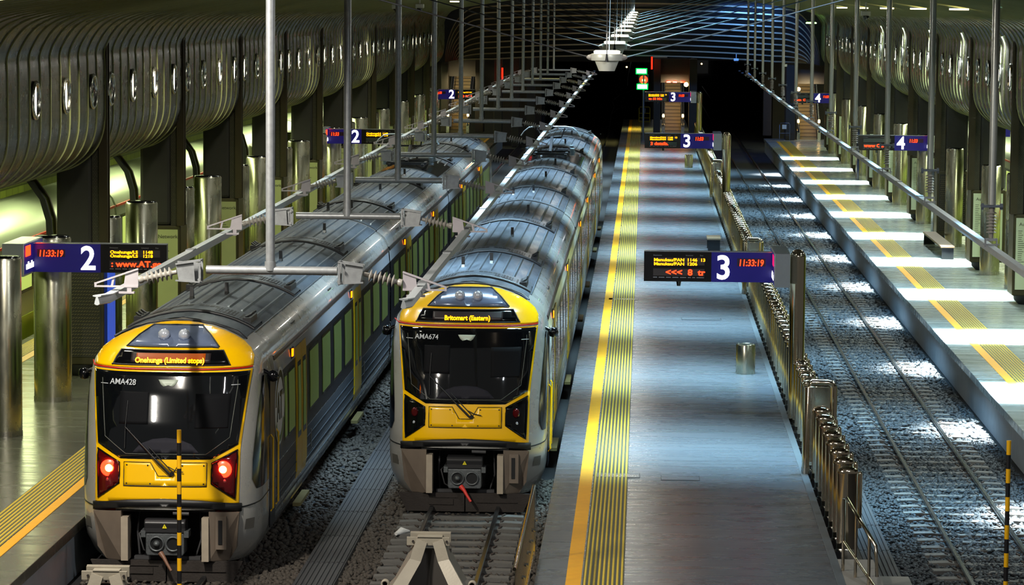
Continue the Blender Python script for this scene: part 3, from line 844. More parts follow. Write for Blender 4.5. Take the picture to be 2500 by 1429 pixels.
        MB().add([(s * (xat(y, z) + .008), y - .008, z) for y, z in ((.36, .12), (.55, .12), (.55, -.04), (.36, -.04))], [(0, 1, 2, 3)]).build('access_flap', mat('flap_grey', (92, 90, 84), .5), parent)
    return body

def car(t, y0, y1, idx, lit=True):
    wmat = tread if lit else glass
    b = MB()
    cs = cross()
    b.ring([[(x, y0, z) for x, z in cs], [(x, y1, z) for x, z in cs]], 0, True, True, True)
    body = b.build('car_body', silver, t)
    # split normals are fine: the shell is smooth except at the sill
    # dark side band, white band, silver ribbed skirt on both sides
    for s in (-1, 1):
        def slab(n, m, ya, yb, za, zb, o=.006, bump=0):
            q = []
            zs = [za + (zb - za) * k / 4 for k in range(5)]
            r = [[(s * (W(z) + o), ya, z) for z in zs], [(s * (W(z) + o), yb, z) for z in zs]]
            m_ = MB().ring(r, 0, False, False, False)
            # rims
            m_.ring([[(s * (W(z) - .02), ya, z) for z in zs], r[0]], 0, False, False, False)
            m_.ring([r[1], [(s * (W(z) - .02), yb, z) for z in zs]], 0, False, False, False)
            m_.add([(s * (W(z) + d), y, z) for z in (za,) for d, y in ((-.02, ya), (o, ya), (o, yb), (-.02, yb))], [(0, 1, 2, 3)])
            m_.add([(s * (W(z) + d), y, z) for z in (zb,) for d, y in ((-.02, ya), (o, ya), (o, yb), (-.02, yb))], [(0, 1, 2, 3)])
            return m_.build(n, m, body)
        ya = y0 + (.0 if idx else .02); yb = y1 - .02
        slab('navy_band', navy, ya, yb, .62, 2.0)
        slab('white_band', whitep, ya, yb, 2.01, 2.24)
        slab('gutter_line', black if idx else mat('gutter_dark', (30, 16, 16), .4), ya, yb, 2.27, 2.34, .02)
        mb = MB()
        for k in range(5):
            z = -.3 + .18 * k
            mb.bar((s * (W(z) + .004), ya, z), (s * (W(z) + .004), yb, z), .016, .02)
        slab('ribbed_skirt', lowsilver, ya, yb, -.52, .6, .003)
        mb.build('skirt_ribs', lowsilver, body)
        L = y1 - y0
        if idx == 0: doors = [5.4 + 0, 15.6]
        elif idx == 1: doors = [y0 + 4.6, y0 + 14.6]
        else: doors = [y0 + 6.6, y0 + 16.8]
        for dy in doors:
            d = MB()
            for (a, c) in ((dy, dy + .74), (dy + .76, dy + 1.5)):
                zs = [-.38, .1, .6, 1.3, 2.0, 2.16]
                r = [[(s * (W(z) + .02), a, z) for z in zs], [(s * (W(z) + .02), c, z) for z in zs]]
                d.ring(r, 0, False, False, False)
                d.ring([[(s * (W(z) - .01), a, z) for z in zs], r[0]], 0, False, False, False)
                d.ring([r[1], [(s * (W(z) - .01), c, z) for z in zs]], 0, False, False, False)
                m0, m1 = a + .2, c - .2
                for (u0, u1, o, mi) in ((m0 - .06, m1 + .06, .024, 1), (m0, m1, .028, 2)):
                    zz = [(.62 if mi == 1 else .72), 1.3, (1.9 if mi == 1 else 1.82)]
                    d.ring([[(s * (W(z) + o), u0, z) for z in zz], [(s * (W(z) + o), u1, z) for z in zz]], mi, False, False, False)
            d.build('passenger_door', [dyellow, gblack, wmat], body)
            MB().box(min(s * 1.3, s * 1.43), max(s * 1.3, s * 1.43), dy + .05, dy + 1.45, -.52, -.46).build('door_step', mat('step_brass', (150, 138, 92), .5, .4), body)
            MB().box(min(s * 1.33, s * 1.352), max(s * 1.33, s * 1.352), dy - .62, dy - .3, 2.03, 2.22, 0).box(min(s * 1.345, s * 1.366), max(s * 1.345, s * 1.366), dy - .55, dy - .4, 2.07, 2.19, 1).build('door_lamp', [gblack, orange], body)
        # windows between the doors
        wins = []
        segs = []
        if idx == 0: segs = [(3.62, 4.2, 1), (4.2, 5.3, 1), (7.15, 15.4, 4), (17.4, 23.9, 3)]
        elif idx == 1: segs = [(y0 + .5, doors[0] - .2, 2), (doors[0] + 1.7, doors[1] - .2, 4), (doors[1] + 1.7, y1 - .5, 2)]
        else: segs = [(y0 + .5, doors[0] - .2, 3), (doors[0] + 1.7, doors[1] - .2, 4), (doors[1] + 1.7, y1 - .5, 1)]
        for a, c, n in segs:
            st = (c - a) / n
            for k in range(n):
                g_ = .14 if st < 1.3 else .36
                u0 = a + st * k + g_; u1 = a + st * (k + 1) - g_
                wz = [.88, 1.35, 1.86]
                wn = MB().ring([[(s * (W(z) + .011), u0 - .05, z) for z in (.83, 1.35, 1.91)], [(s * (W(z) + .011), u1 + .05, z) for z in (.83, 1.35, 1.91)]], 0, False, False, False)
                wn.ring([[(s * (W(z) + .016), u0, z) for z in wz], [(s * (W(z) + .016), u1, z) for z in wz]], 1, False, False, False)
                wn.build('side_window', [gblack, wmat], body)
        # small handles on the skirt
        for dy in doors:
            MB().box(min(s * 1.36, s * 1.375), max(s * 1.36, s * 1.375), dy + 2.2, dy + 2.3, .18, .48).build('access_handle', chrome2, body)
        for k in range(int(L // 6)):
            yk = y0 + 3.2 + k * 6
            MB().box(min(s * 1.2, s * 1.235), max(s * 1.2, s * 1.235), yk, yk + .5, 2.5, 2.53).build('drain_slot', black, body)
    # roof deck with longitudinal ribs
    mb = MB()
    xs = [-1.02 + 2.04 * k / 24 for k in range(25)]
    mb.ring([[(x, y0 - .0, roof_strip(x) + .012) for x in xs], [(x, y1, roof_strip(x) + .012) for x in xs]], 0, True, False, False)
    for x in (-1.02, 1.02):
        z = roof_strip(x); mb.box(x - .012, x + .012, y0, y1, z - .03, z + .016, 0)
    ribs = MB()
    arcs = {0: [2.75, 8.3, 17.1], 1: [30.0, 39.6], 2: [53.0, 61.5, 68.2]}[idx]
    edges = [y0] + [a for a in arcs] + [y1]
    for a, c in zip(edges, edges[1:]):
        a += 1.1 if a != y0 else .3; c -= .25
        if c - a < .5: continue
        if idx == 2 and a < 48: a = 50.9 if c > 51 else a
        if c - a < .5: continue
        for k in range(9):
            x = -.86 + 1.72 * k / 8
            z = roof_strip(x) + .012
            nx = x * .45
            q = []
            for yy, h in ((a, 0), (a + .12, .028), (c - .12, .028), (c, 0)):
                q.append([(x - .03, yy, z - .002 + nx * .03), (x - .016, yy, z + h), (x + .016, yy, z + h - abs(nx) * .0), (x + .03, yy, z - .002 - nx * .03)])
            ribs.ring(q, 0, False, False, False)
    mb.build('roof_deck', roofm, body)
    ribs.build('roof_ribs', roofr, body)
    for a in arcs:
        mb = MB(); r0 = []
        for x in [-1.0 + 2.0 * k / 22 for k in range(23)]:
            z = roof_strip(x)
            r0.append((x, z))
        mb.ring([[(x, a, z + .01) for x, z in r0], [(x, a + .05, z + .055) for x, z in r0], [(x, a + .95, z + .055) for x, z in r0], [(x, a + 1.0, z + .01) for x, z in r0]], 1, False, False, False)
        mb.tube([(x, a - .02, z + .03) for x, z in r0], .032, 6, 0)
        # grilles and latch blocks
        for s in (-1, 1):
            for (u0, u1, v0, v1, nn) in ((.38, .74, .14, .7, 7),):
                g0, g1 = min(s * (u0 - .03), s * (u1 + .03)), max(s * (u0 - .03), s * (u1 + .03))
                gm = (g0 + g1) / 2
                mb.add([(x, a + y, roof_strip(x) + .058) for x, y in ((g0, v0 - .04), (gm, v0 - .04), (g1, v0 - .04), (g1, v1 + .04), (gm, v1 + .04), (g0, v1 + .04))], [(0, 1, 4, 5), (1, 2, 3, 4)], 0)
                for k in range(nn):
                    x = s * (u0 + (u1 - u0) * k / nn); x2 = s * (u0 + (u1 - u0) * (k + .4) / nn)
                    for (v, v_) in ((v0, (v0 + v1) / 2 - .03), ((v0 + v1) / 2 + .03, v1)):
                        xa, xb = min(x, x2), max(x, x2)
                        za, zb = roof_strip(xa) + .068, roof_strip(xb) + .068
                        mb.add([(xa, a + v, za), (xb, a + v, zb), (xb, a + v_, zb), (xa, a + v_, za)], [(0, 1, 2, 3)], 1)
            for k in range(4):
                x = s * .05 + s * .085 * k; x2 = x + s * .07
                xa, xb = min(x, x2), max(x, x2)
                za, zb = roof_strip(xa) + .06, roof_strip(xb) + .06
                mb.add([(xa, a + .5, za), (xb, a + .5, zb), (xb, a + .72, zb), (xa, a + .72, za)], [(0, 1, 2, 3)], 0)
            z = roof_strip(.86) + .03
            mb.box(min(s * .8, s * .93), max(s * .8, s * .93), a + .1, a + .9, z - .02, z + .08, 0)
            for k in range(3):
                mb.bar((s * .84, a + .2 + .25 * k, z + .08), (s * .92, a + .3 + .25 * k, z + .12), .03, .03, 0)
        mb.build('air_unit_cover', [black, roofr], body)
    for k, (x, dy) in enumerate(((.15, 3.2), (-.35, 2.6), (.25, 10.0), (.3, 17.5))):
        yy = y0 + dy
        if yy > y1 - 1: continue
        z = roof_strip(x) + .01
        MB().prism([(-.1, 0), (.1, 0), (.05, .05), (0, .2), (-.04, .2), (-.05, .05)], -.03, .03, 'x').build('roof_aerial', black, body, loc=(x, yy, z))
    # underframe and bogies
    mb = MB().box(-1.05, 1.05, y0 + (1.0 if idx == 0 else .3), y1 - .3, -.62, -.5)
    for yb in (y0 + 3.4, y1 - 3.4):
        mb.box(-1.1, -.95, yb - 1.3, yb + 1.3, -.68, -.5).box(.95, 1.1, yb - 1.3, yb + 1.3, -.68, -.5)
        for dy in (-1.05, 1.05):
            for s in (-1, 1):
                mb.lathe([(.1, -.06), (.2, -.055), (.2, .055), (.1, .06)], (s * .57, yb + dy, -.52), 18, 0, axis=Matrix.Rotation(PI / 2, 3, 'Y'))
    mb.build('underframe', under, body)
    return body
def train(xc, y, label, number, dest, lit):
    t = empty('commuter_train', (0, 0, 0), label, 'train')
    nose(t, 0, 1, True, number, dest, lit)
    for i, (a, b) in enumerate(CARS): car(t, a, b, i, lit)
    # gangway rings between the cars
    for (a, b) in ((24.25, 24.55), (45.35, 45.65)):
        cs = [(x * .955, z - .03) for x, z in cross()]
        MB().ring([[(x, a, z) for x, z in cs], [(x, b, z) for x, z in cs]], 0, True, True, False).build('gangway_bellows', black, t)
    # rear dome
    zt = [-.5, -.2, .3, .9, 1.5, 2.0, 2.35, 2.5, 2.6, 2.7, 2.8, 2.88, 2.94, 2.98, 3.0]
    rows = []
    for z in zt:
        r = []
        for j in range(25):
            s = -1 + 2 * j / 24
            x = W(z) * math.sin(s * PI / 2); r.append((x, 72.3 - FS(x, z), z))
        rows.append([(-W(z), 69.68, z)] + r + [(W(z), 69.68, z)])
    rear = MB().ring(rows, 0, True, False, False).build('rear_nose', silver, t)
    mb = MB(); rr = []
    for x in [-1.0 + 2.0 * k / 20 for k in range(21)]:
        z = roof_strip(x)
        rr.append([(x, 72.2 - FS(x, max(2.3, z - .02)), z + .012), (x, 69.6, z + .012)])
    mb.ring(rr, 0, True, False, False)
    mb.build('rear_roof', roofm, rear)
    MB().tube([(x, 70.0, roof_strip(x) + .03) for x in [-.95 + 1.9 * k / 16 for k in range(17)]], .03, 6).build('rear_seal', black, rear)
    # pantograph well and raised pantograph
    p = empty('pantograph', (0, 0, 0)); p.parent = t
    mb = MB()
    rr = [(x, roof_strip(x) + .02) for x in [-1.0 + 2.0 * k / 16 for k in range(17)]]
    mb.ring([[(x, 45.8, z) for x, z in rr], [(x, 51.6, z) for x, z in rr]], 0, False, False, False)
    mb.build('pantograph_well', gblack, p)
    mb = MB()
    for x in (-.5, .5):
        mb.bar((x, 46.2, 3.06), (x, 48.4, 3.06), .08, .08)
    mb.bar((-.6, 46.5, 3.1), (.6, 46.5, 3.1), .1, .08).bar((-.6, 48.1, 3.1), (.6, 48.1, 3.1), .1, .08)
    mb.bar((0, 46.6, 3.15), (0, 48.3, 3.55), .09, .08).bar((-.3, 48.3, 3.55), (-.45, 46.9, 3.9), .04, .04).bar((.3, 48.3, 3.55), (.45, 46.9, 3.9), .04, .04).bar((-.3, 48.3, 3.55), (.3, 48.3, 3.55), .05, .05)
    mb.box(-.9, -.55, 49.2, 50.4, 3.0, 3.16).box(.1, .5, 49.3, 50.1, 3.0, 3.12)
    mb.build('pantograph_frame', mat('pantograph_dark', (30, 33, 38), .5, .3), p)
    for x, yy in ((.62, 49.4), (-.7, 47.2), (.7, 47.2)):
        pr_ = []
        for k in range(7): pr_ += [(.05, .035 * k), (.1, .035 * k + .012), (.05, .035 * k + .024)]
        MB().lathe(pr_, (x, yy, 3.02), 14).build('roof_insulator', mat('insulator_pale', (130, 150, 165), .3), p)
    mb = MB()
    for yy in (46.8, 47.05):
        mb.tube([(-.95, yy, 3.66), (-.86, yy, 3.80), (-.7, yy, 3.93), (-.5, yy, 3.96), (.5, yy, 3.96), (.7, yy, 3.93), (.86, yy, 3.80), (.95, yy, 3.66)], .022, 6)
    mb.build('collector_bow', mat('bow_grey', (160, 175, 185), .35, .5), p)
    # black-and-white operator disc on the side, painted lettering
    d = empty('operator_disc', (1.378, 2.98, 1.5)); d.parent = t
    R = Matrix.Rotation(PI / 2, 3, 'Y')
    MB().lathe([(.62, -.004), (.62, .0)], (0, 0, 0), 36, 0, axis=R).build('white_disc', mat('disc_white', (205, 208, 205), .4), d)
    def arcring(a0, a1, r0, r1, m, off):
        mb = MB(); A = []; B = []
        for k in range(25):
            a = a0 + (a1 - a0) * k / 24
            A.append((off, r0 * math.cos(a), r0 * math.sin(a))); B.append((off, r1 * math.cos(a), r1 * math.sin(a)))
        mb.ring([A, B], 0, False, False, False); return mb.build('disc_ring', m, d)
    arcring(.25, PI * .98, .46, .57, gblack, .004)
    arcring(PI * 1.15, PI * 1.85, .47, .57, mat('disc_green', (90, 120, 60), .4), .004)
    text('disc_letters', 'AT', .62, gblack, (.006, -.4, -.2), d, .001, 'LEFT', (PI / 2, 0, PI / 2), .9, .015)
    t.location = (xc, y, 0)
    return t
train(-7.1, 45.2, 'yellow-faced commuter train on the left, red tail lights on, amber display lit', 'AMA428', ('Onehunga (Limited stops)', .80), True)
train(-3.0, 52.0, 'yellow-faced commuter train in the middle beside platform 3, tail lights off', 'AMA674', ('Britomart (Eastern)', .80), False)
# third train beyond the columns, far left
def silver_train(name, xc, y0, y1, label, sg):
    t = empty(name, (xc, 0, 0), label, 'train')
    zs = [-.55, -.2, .1, .6, 1.3, 2.0, 2.3, 2.5, 2.62, 2.75, 2.87, 2.95, 3.0]
    cs = [(W(z), z) for z in zs] + [(-W(z), z) for z in reversed(zs)]
    n = 4; L = (y1 - y0) / n
    for i in range(n):
        a = y0 + i * L + .15; b = y0 + (i + 1) * L - .15
        body = MB().ring([[(x, a, z) for x, z in cs], [(x, b, z) for x, z in cs]], 0, True, True, True).build('car_body', ownpaint, t)
        for s in (sg,):
            mb = MB()
            mb.box(min(s * 1.35, s * 1.375), max(s * 1.35, s * 1.375), a, b, .9, 1.95, 0)
            mb.box(min(s * 1.35, s * 1.38), max(s * 1.35, s * 1.38), a, b, -.45, .3, 1)
            mb.box(min(s * 1.32, s * 1.35), max(s * 1.32, s * 1.35), a, b, 2.22, 2.29, 2)
            mb.build('side_bands', [gblack, limep, redl], body)
            for k in range(int(L // 2)):
                u = a + .8 + k * 2
                MB().box(min(s * 1.37, s * 1.385), max(s * 1.37, s * 1.385), u, u + 1.3, 1.0, 1.85).build('side_window', mat('bright_train_window', (196, 210, 120), .3, emit=(200, 225, 110), es=.7), body)
            MB().box(min(s * 1.35, s * 1.39), max(s * 1.35, s * 1.39), a + L * .45, a + L * .45 + .4, 2.02, 2.2).build('door_lamp', orange, body)
    t.scale = (1, 1, .92)
    return t
silver_train('silver_train', -16.3, 62, 160, 'silver train with lime skirt seen between the columns at the far left', 1)
silver_train('silver_train', 15.2, 84, 170, 'silver train glimpsed between the columns at the far right', -1)

# ================================================================ OVERHEAD LINE
def hanger(xc, sgs=(-1, 1)):
    h = empty('hanger_post', (0, 0, 0), 'x', 'post', 'hanger posts with cross bars between the two trains')
    MB().tube([(0, 0, 4.34), (0, 0, 8.6)], .062, 14).lathe([(.075, 4.3), (.075, 4.42)], (0, 0, 0), 14).build('upright_tube', galv, h)
    MB().tube([(-.86, 0, 4.30), (.90, 0, 4.30)], .058, 12).build('cross_bar', galv, h)
    for s in (-1, 1):
        b = empty('end_bracket', (s * .92, 0, 4.28)); b.parent = h
        mb = MB()
        for yy in (-.12, .1):
            mb.box(min(0, s * .03), max(0, s * .03), yy, yy + .02, -.15, .16)
            mb.bar((0, yy, .15), (s * .34, yy, .10), .02, .02).bar((0, yy, -.14), (s * .34, yy, -.12), .02, .02)
        mb.box(min(0, s * .025), max(0, s * .025), -.12, .12, .14, .16).box(min(0, s * .025), max(0, s * .025), -.12, .12, -.16, -.14)
        mb.add([(s * .08, -.1, -.14), (s * .30, -.1, -.12), (s * .34, -.1, .10), (s * .10, -.1, .13)], [(0, 1, 2, 3)])
        mb.prism([(min(s * .05, s * .31), -.13), (max(s * .05, s * .31), -.13), (max(s * .05, s * .33), .11), (min(s * .05, s * .33), .13)], -.02, .06, 'y')
        for zz in (-.1, .1):
            mb.lathe([(.02, 0), (.02, .03)], (s * .015, -.16, zz), 8, 0, axis=Matrix.Rotation(PI / 2, 3, 'X'))
        mb.build('bracket_frame', galv, b)
        ins = MB()
        R = Matrix.Rotation(s * PI / 2 + s * .33 if False else s * (PI / 2 + .22), 3, 'Y')
        pr = [(.03, -.02), (.03, .03)]
        for k in range(6):
            u = .05 + k * .062
            pr += [(.035, u), (.085, u + .014), (.088, u + .022), (.035, u + .032)]
        pr += [(.035, .44), (.05, .45), (.05, .5)]
        ins.lathe(pr, (s * .36, 0, -.02), 18, 0, axis=R)
        ins.build('insulator', insul, b)
        mb = MB()
        x0, x1 = s * .86, s * 1.45
        tz, bz = .03, -.23
        e = [(x0, tz), (x0, bz), (x1, bz - .0), (x1, bz + .06)]
        # triangular plate with cut outs: solid root, two booms and struts
        mb.prism([(x0, bz), (x0 + s * .2, bz), (x0 + s * .17, tz - .055), (x0, tz)], -.006, .006, 'y')
        mb.bar((x0, 0, tz - .01), (x1, 0, bz + .045), .05, .022).bar((x0, 0, bz + .01), (x1, 0, bz + .012), .05, .022)
        mb.bar((x0 + s * .36, 0, bz), (x0 + s * .33, 0, tz - .12), .03, .02)
        mb.box(min(x1 - s * .03, x1), max(x1 - s * .03, x1), -.025, .025, bz, bz + .06)
        mb.bar((x0 + s * .12, 0, bz), (x0 + s * .12, 0, bz - .1), .06, .04).bar((x0 + s * .05, 0, bz - .07), (x0 + s * .3, 0, bz - .07), .09, .025)
        mb.build('support_arm', armm, b)
    return h
HY = [40.83 + 10.65 * i for i in range(13)]
hp = hanger(0)
repeat(hp, [(-4.98, y, 0) for y in HY], lambda i: '%s hanger post with insulator arms between the two train tracks, counted from the viewer' % nth(i))
def conductor(x, pts, label, flare=True):
    t = empty('conductor_rail', (0, 0, 0), label, 'conductor rail', 'overhead conductor rails')
    a = [(-.055, .055), (.055, .055), (.055, .04), (.012, .03), (.03, -.03), (.035, -.06), (.012, -.075), (-.012, -.075), (-.035, -.06), (-.03, -.03), (-.012, .03), (-.055, .04)]
    rings = []
    for (y, z, dx) in pts: rings.append([(x + dx + u, y, z + v) for u, v in a])
    MB().ring(rings, 0, False, True, True).build('rail_profile', alu, t)
    mb = MB()
    y = pts[1][0] + 2
    while y < pts[-1][0]:
        z = interp(y, [(p[0], p[1]) for p in pts]); mb.box(x - .06, x + .06, y, y + .35, z + .055, z + .07); y += 5.2
    mb.build('joint_plate', galv, t)
    return t
conductor(-2.98, [(38.4, 4.12, -.02), (39.3, 4.05, 0), (60, 4.02, 0), (95, 4.02, 0), (130, 4.02, 0), (180, 4.0, .05)], 'long pale conductor rail hanging over the middle train')
conductor(-7.08, [(39.6, 4.0, -.02), (40.4, 3.95, 0), (60, 3.93, 0), (120, 3.96, 0), (170, 4.0, 0)], 'long pale conductor rail hanging over the left train')
conductor(5.58, [(40, 4.03, 0), (60, 4.03, 0), (120, 4.0, 0), (150, 4.0, .1), (183, 4.0, .4)], 'long conductor rail over the empty track, catching bright spots of light')
# drop posts on the right track
d = empty('drop_post', (0, 0, 0), 'x', 'post', 'drop posts over the empty track')
MB().tube([(0, 0, 4.74), (0, 0, 8.25)], .062, 14).build('upright_tube', brightt, d)
MB().box(-.17, .17, -.1, .1, 4.70, 4.735).box(-.17, -.13, -.05, .05, 4.66, 4.76).box(.13, .17, -.05, .05, 4.66, 4.76).build('flange', darkgalv, d)
pr = [(.05, 4.70), (.04, 4.64)]
for k in range(7):
    u = 4.63 - k * .052
    pr += [(.04, u), (.085, u - .022), (.085, u - .028), (.04, u - .034)]
pr += [(.035, 4.26), (.035, 4.2)]
MB().lathe(pr, (0, 0, 0), 18).build('insulator', insul, d)
MB().box(-.1, .1, -.04, .04, 4.16, 4.2).box(-.1, -.08, -.04, .04, 4.06, 4.2).box(.08, .1, -.04, .04, 4.06, 4.2).box(-.13, .13, -.02, .02, 4.09, 4.11).build('rail_clamp', galv, d)
DY = [49.4 + 10.75 * i for i in range(12)]
repeat(d, [(5.58, y, 0) for y in DY], lambda i: '%s drop post with ribbed insulator over the empty right track, counted from the viewer' % nth(i))

# ================================================================ PENDANT LUMINAIRES
p = empty('pendant_luminaire', (0, 0, 0), 'x', 'pendant light', 'pendant lights in a row down the middle of the hall')
MB().lathe([(.11, -.10), (.17, .045)], (0, 0, 0), 24).build('lower_bowl', lumi, p)
MB().lathe([(.215, .045), (.222, .06), (.222, .125), (.215, .14)], (0, 0, 0), 28).build('band', lumi, p)
MB().lathe([(.18, .14), (.185, .175), (.165, .185)], (0, 0, 0), 24).build('glowing_top', lumglow, p)
for s in (-1, 1):
    MB().lathe([(.045, 0), (.035, .04), (.012, .07)], (s * .215, 0, .09), 10, 0, axis=Matrix.Rotation(s * PI / 2, 3, 'Y')).build('cable_anchor', insul, p)
MB().tube([(0, -.2, .03), (0, -.19, .13), (0, -.02, 1.6)], .008, 5).lathe([(.025, -.03), (.012, .08)], (0, -.215, .06), 8).build('power_cord', cabled, p)
MB().tube([(.03, .0, .14), (.05, 0, 1.6)], .006, 5).build('suspension_wire', cablem, p)
MB().tube([(-.28, 0, .095), (-6.4, 0, 1.72)], .011, 5).build('stay_cable', cabled, p)
MB().tube([(.28, 0, .095), (5.6, 0, 1.55)], .011, 5).build('stay_cable', cablem, p)
repeat(p, [(-.53, 43 + BAY * i, 7.06 + .004 * i * i, 0) [:3] for i in range(10)], lambda i: '%s round pendant light in the central row with side stay cables, counted from the viewer' % nth(i))
for i in range(0, 10):
    l = bpy.data.lights.new('pendant_glow', 'POINT'); l.energy = 55; l.color = (1, .96, .85); l.shadow_soft_size = .15
    o = bpy.data.objects.new('pendant_glow', l); o.location = (-.53, 43 + BAY * i, 7.4 + .004 * i * i); COL.objects.link(o)

# ================================================================ COLUMNS AND STEEL CYLINDERS
def column(sg):
    c = empty('concrete_column', (0, 0, 0), 'x', 'column')
    z0 = 2.43
    MB().box(min(-.3 * sg, -1.05 * sg), max(-.3 * sg, -1.05 * sg), .1, 1.1, z0, 6.2).build('shaft', conc_dark, c, bevel=.08)
    MB().box(min(-.3 * sg, -.12 * sg), max(-.3 * sg, -.12 * sg), .15, .45, z0, 5.3).build('mesh_cladding', mat('column_mesh', (74, 72, 60), .45, .5, .2, 6, brick=(.05, .035, .006, .4, 'xz')), c)
    mb = MB()
    for yy in (0, .26):
        mb.box(min(-.13 * sg, .05 * sg), max(-.13 * sg, .05 * sg), yy, yy + .04, z0, 7.05)
    mb.box(min(-.12 * sg, .0), max(-.12 * sg, .0), .04, .26, z0, 7.0, 1)
    mb.build('steel_channel', [mat('channel_edge', (66, 60, 44), .35, .6), mat('channel_web', (24, 22, 18), .3, .7)], c)
    MB().box(min(-.05 * sg, -1.1 * sg), max(-.05 * sg, -1.1 * sg), .1, 1.15, 0.25, z0).build('kiosk_box', kiosk, c, bevel=.03)
    MB().lathe([(.28, 0), (.4, .12), (.42, .25)], (-.55 * sg, .5, 0), 20).build('rounded_foot', black, c)
    return c
def poster_panel(c, sg, cool, head):
    pp = MB().box(min(-.12 * sg, -1.0 * sg), max(-.12 * sg, -1.0 * sg), .06, .1, .42, 2.33).build('poster_panel', posterc if cool else poster, c)
    xl = min(-.12 * sg, -1.0 * sg)
    text('poster_title', head, .13, ink, (xl + .08, .055, 2.12), pp, .001)
    mb = MB(); rnd = random.Random(4)
    for k in range(16):
        z = 1.98 - k * .055; mb.box(xl + .06, xl + .06 + rnd.uniform(.08, .2), .054, .06, z, z + .012)
    for k in range(9):
        z = 1.8 - k * .06; x = xl + .4 + rnd.uniform(0, .06); mb.box(x, x + rnd.uniform(.1, .25), .054, .06, z, z + .012)
    mb.build('poster_lines', ink, pp)
def mesh_panel(c, sg):
    a, b = min(-.12 * sg, -1.0 * sg), max(-.12 * sg, -1.0 * sg)
    mb = MB().box(a, b, .085, .1, .42, 2.33, 1)
    n = 26
    for k in range(n):
        z = .46 + (2.28 - .46) * k / n
        for j in range(14):
            x = a + .03 + (b - a - .06) * j / 14
            o = .02 * (k % 2)
            mb.add([(x + o, .07, z), (x + o + .045, .07, z + .02), (x + o + .045, .07, z + .034), (x + o, .07, z + .014)], [(0, 1, 2, 3)], 0)
    mb.build('woven_mesh_panel', [meshm, mat('mesh_back', (30, 29, 20), .6)], c)
nleft = 11
protoP = column(1); poster_panel(protoP, 1, False, 'Train Network'); protoP['group'] = 'columns with posters along platform 2'
protoM = column(1); mesh_panel(protoM, 1)
ysL = [63.6 + BAY * .99 * i for i in range(10)]
repeat(protoP, [(XL, y, 0) for y in ysL[1:]], lambda i: 'dark concrete column with network poster on its base, %s along the left wall beyond the sign' % nth(i))
protoM.location = (XL, ysL[0], 0); protoM['label'] = 'dark concrete column with woven mesh base, behind the nearest number 2 sign'
MB().box(.0, .04, .2, .95, .35, 2.35).build('side_poster', posterblue, protoM)
ysR = [81.8 + BAY * .99 * i for i in range(9)]
protoR = column(-1); poster_panel(protoR, -1, True, 'Auckland'); protoR['group'] = 'columns with posters along platform 4'
protoS = column(-1); mesh_panel(protoS, -1)
yy = [y for k, y in enumerate(ysR) if k != 2]
repeat(protoR, [(XR, y, 0) for y in yy], lambda i: 'dark concrete column with white poster base, %s along platform 4 from the right edge' % nth(i))
protoS.location = (XR, ysR[2], 0); protoS['label'] = 'dark concrete column with woven mesh base on platform 4'
def cyl(r, h):
    c = empty('steel_cylinder', (0, 0, 0), 'x', 'steel column')
    MB().lathe([(r, .10), (r, h - .04), (r - .015, h)], (0, 0, 0), 40).build('polished_shell', colsteel, c)
    MB().lathe([(r + .006, 0), (r + .006, .1)], (0, 0, 0), 40).build('base_collar', chrome2, c)
    MB().lathe([(r - .03, h - .02), (r - .03, h + .025), (.02, h + .03)], (0, 0, 0), 40).build('dark_cap', gblack, c)
    return c
b = cyl(.37, 3.24); b['group'] = 'wide steel cylinders on platform 2'
repeat(b, [(-11.62 + .01 * i, 59.9 + 10.72 * i, 0) for i in range(11)], lambda i: 'wide polished steel cylinder on platform 2, %s from the near end' % nth(i))
b = cyl(.3, 3.24); b['group'] = 'slimmer steel cylinders on platform 2'
repeat(b, [(-11.52, 54.9 + 10.72 * i, 0) for i in range(11)], lambda i: 'slimmer polished steel cylinder on platform 2, %s from the near end' % nth(i))
b = cyl(.29, 3.24); b['group'] = 'steel cylinders on platform 4'
repeat(b, [(10.28 - .01 * i, 91.3 + 10.69 * i, 0) for i in range(8)], lambda i: 'polished steel cylinder on bright platform 4, %s from the near end' % nth(i))
b = cyl(.25, 3.24); b['group'] = 'slimmer steel cylinders on platform 4'
repeat(b, [(10.45, 86.8 + 10.69 * i, 0) for i in range(8)], lambda i: 'slimmer steel cylinder on platform 4 beside a poster, %s from the near end' % nth(i))
b = cyl(.33, 3.0); b['group'] = 'rear steel cylinders on platform 2'
repeat(b, [(-13.1, 72 + 10.72 * i, 0) for i in range(8)], lambda i: 'rear steel cylinder on the far side of platform 2, %s from the near end' % nth(i))
# curved arch frames in the aisles
def hoop(sg):
    h = empty('curved_arch', (0, 0, 0), 'x', 'arch')
    pts = [(-2.3 * sg, 4.25), (-1.9 * sg, 4.22), (-1.55 * sg, 4.02), (-1.28 * sg, 3.65), (-1.15 * sg, 3.2), (-1.12 * sg, 2.6), (-1.12 * sg, .0)]
    for (d, m, nm) in ((0, black, 'dark_rim'), (.5, mat('arch_edge', (120, 112, 74), .4, .5), 'bright_rim')):
        r = [[(x - .06, d, z), (x + .06, d, z), (x + .06, d + .12, z), (x - .06, d + .12, z)] for x, z in pts]
        MB().ring(r, 0, False, True, True).build(nm, m, h)
    r = [[(x, .12, z), (x, .5, z)] for x, z in pts]
    MB().ring(r, 0, False, False, False).build('tiled_soffit', tile, h)
    return h
h = hoop(1); h['group'] = 'curved arches under the left wall'
repeat(h, [(XL - .3, y + 1.3, 0) for y in [52.8] + ysL], lambda i: 'curved dark arch under the left wall bulge, %s from the near end' % nth(i))
h = hoop(-1); h['group'] = 'curved arches under the right wall'
repeat(h, [(XR + .35, y + 1.3, 0) for y in ysR], lambda i: 'curved dark arch under the right wall bulge, %s from the near end' % nth(i))

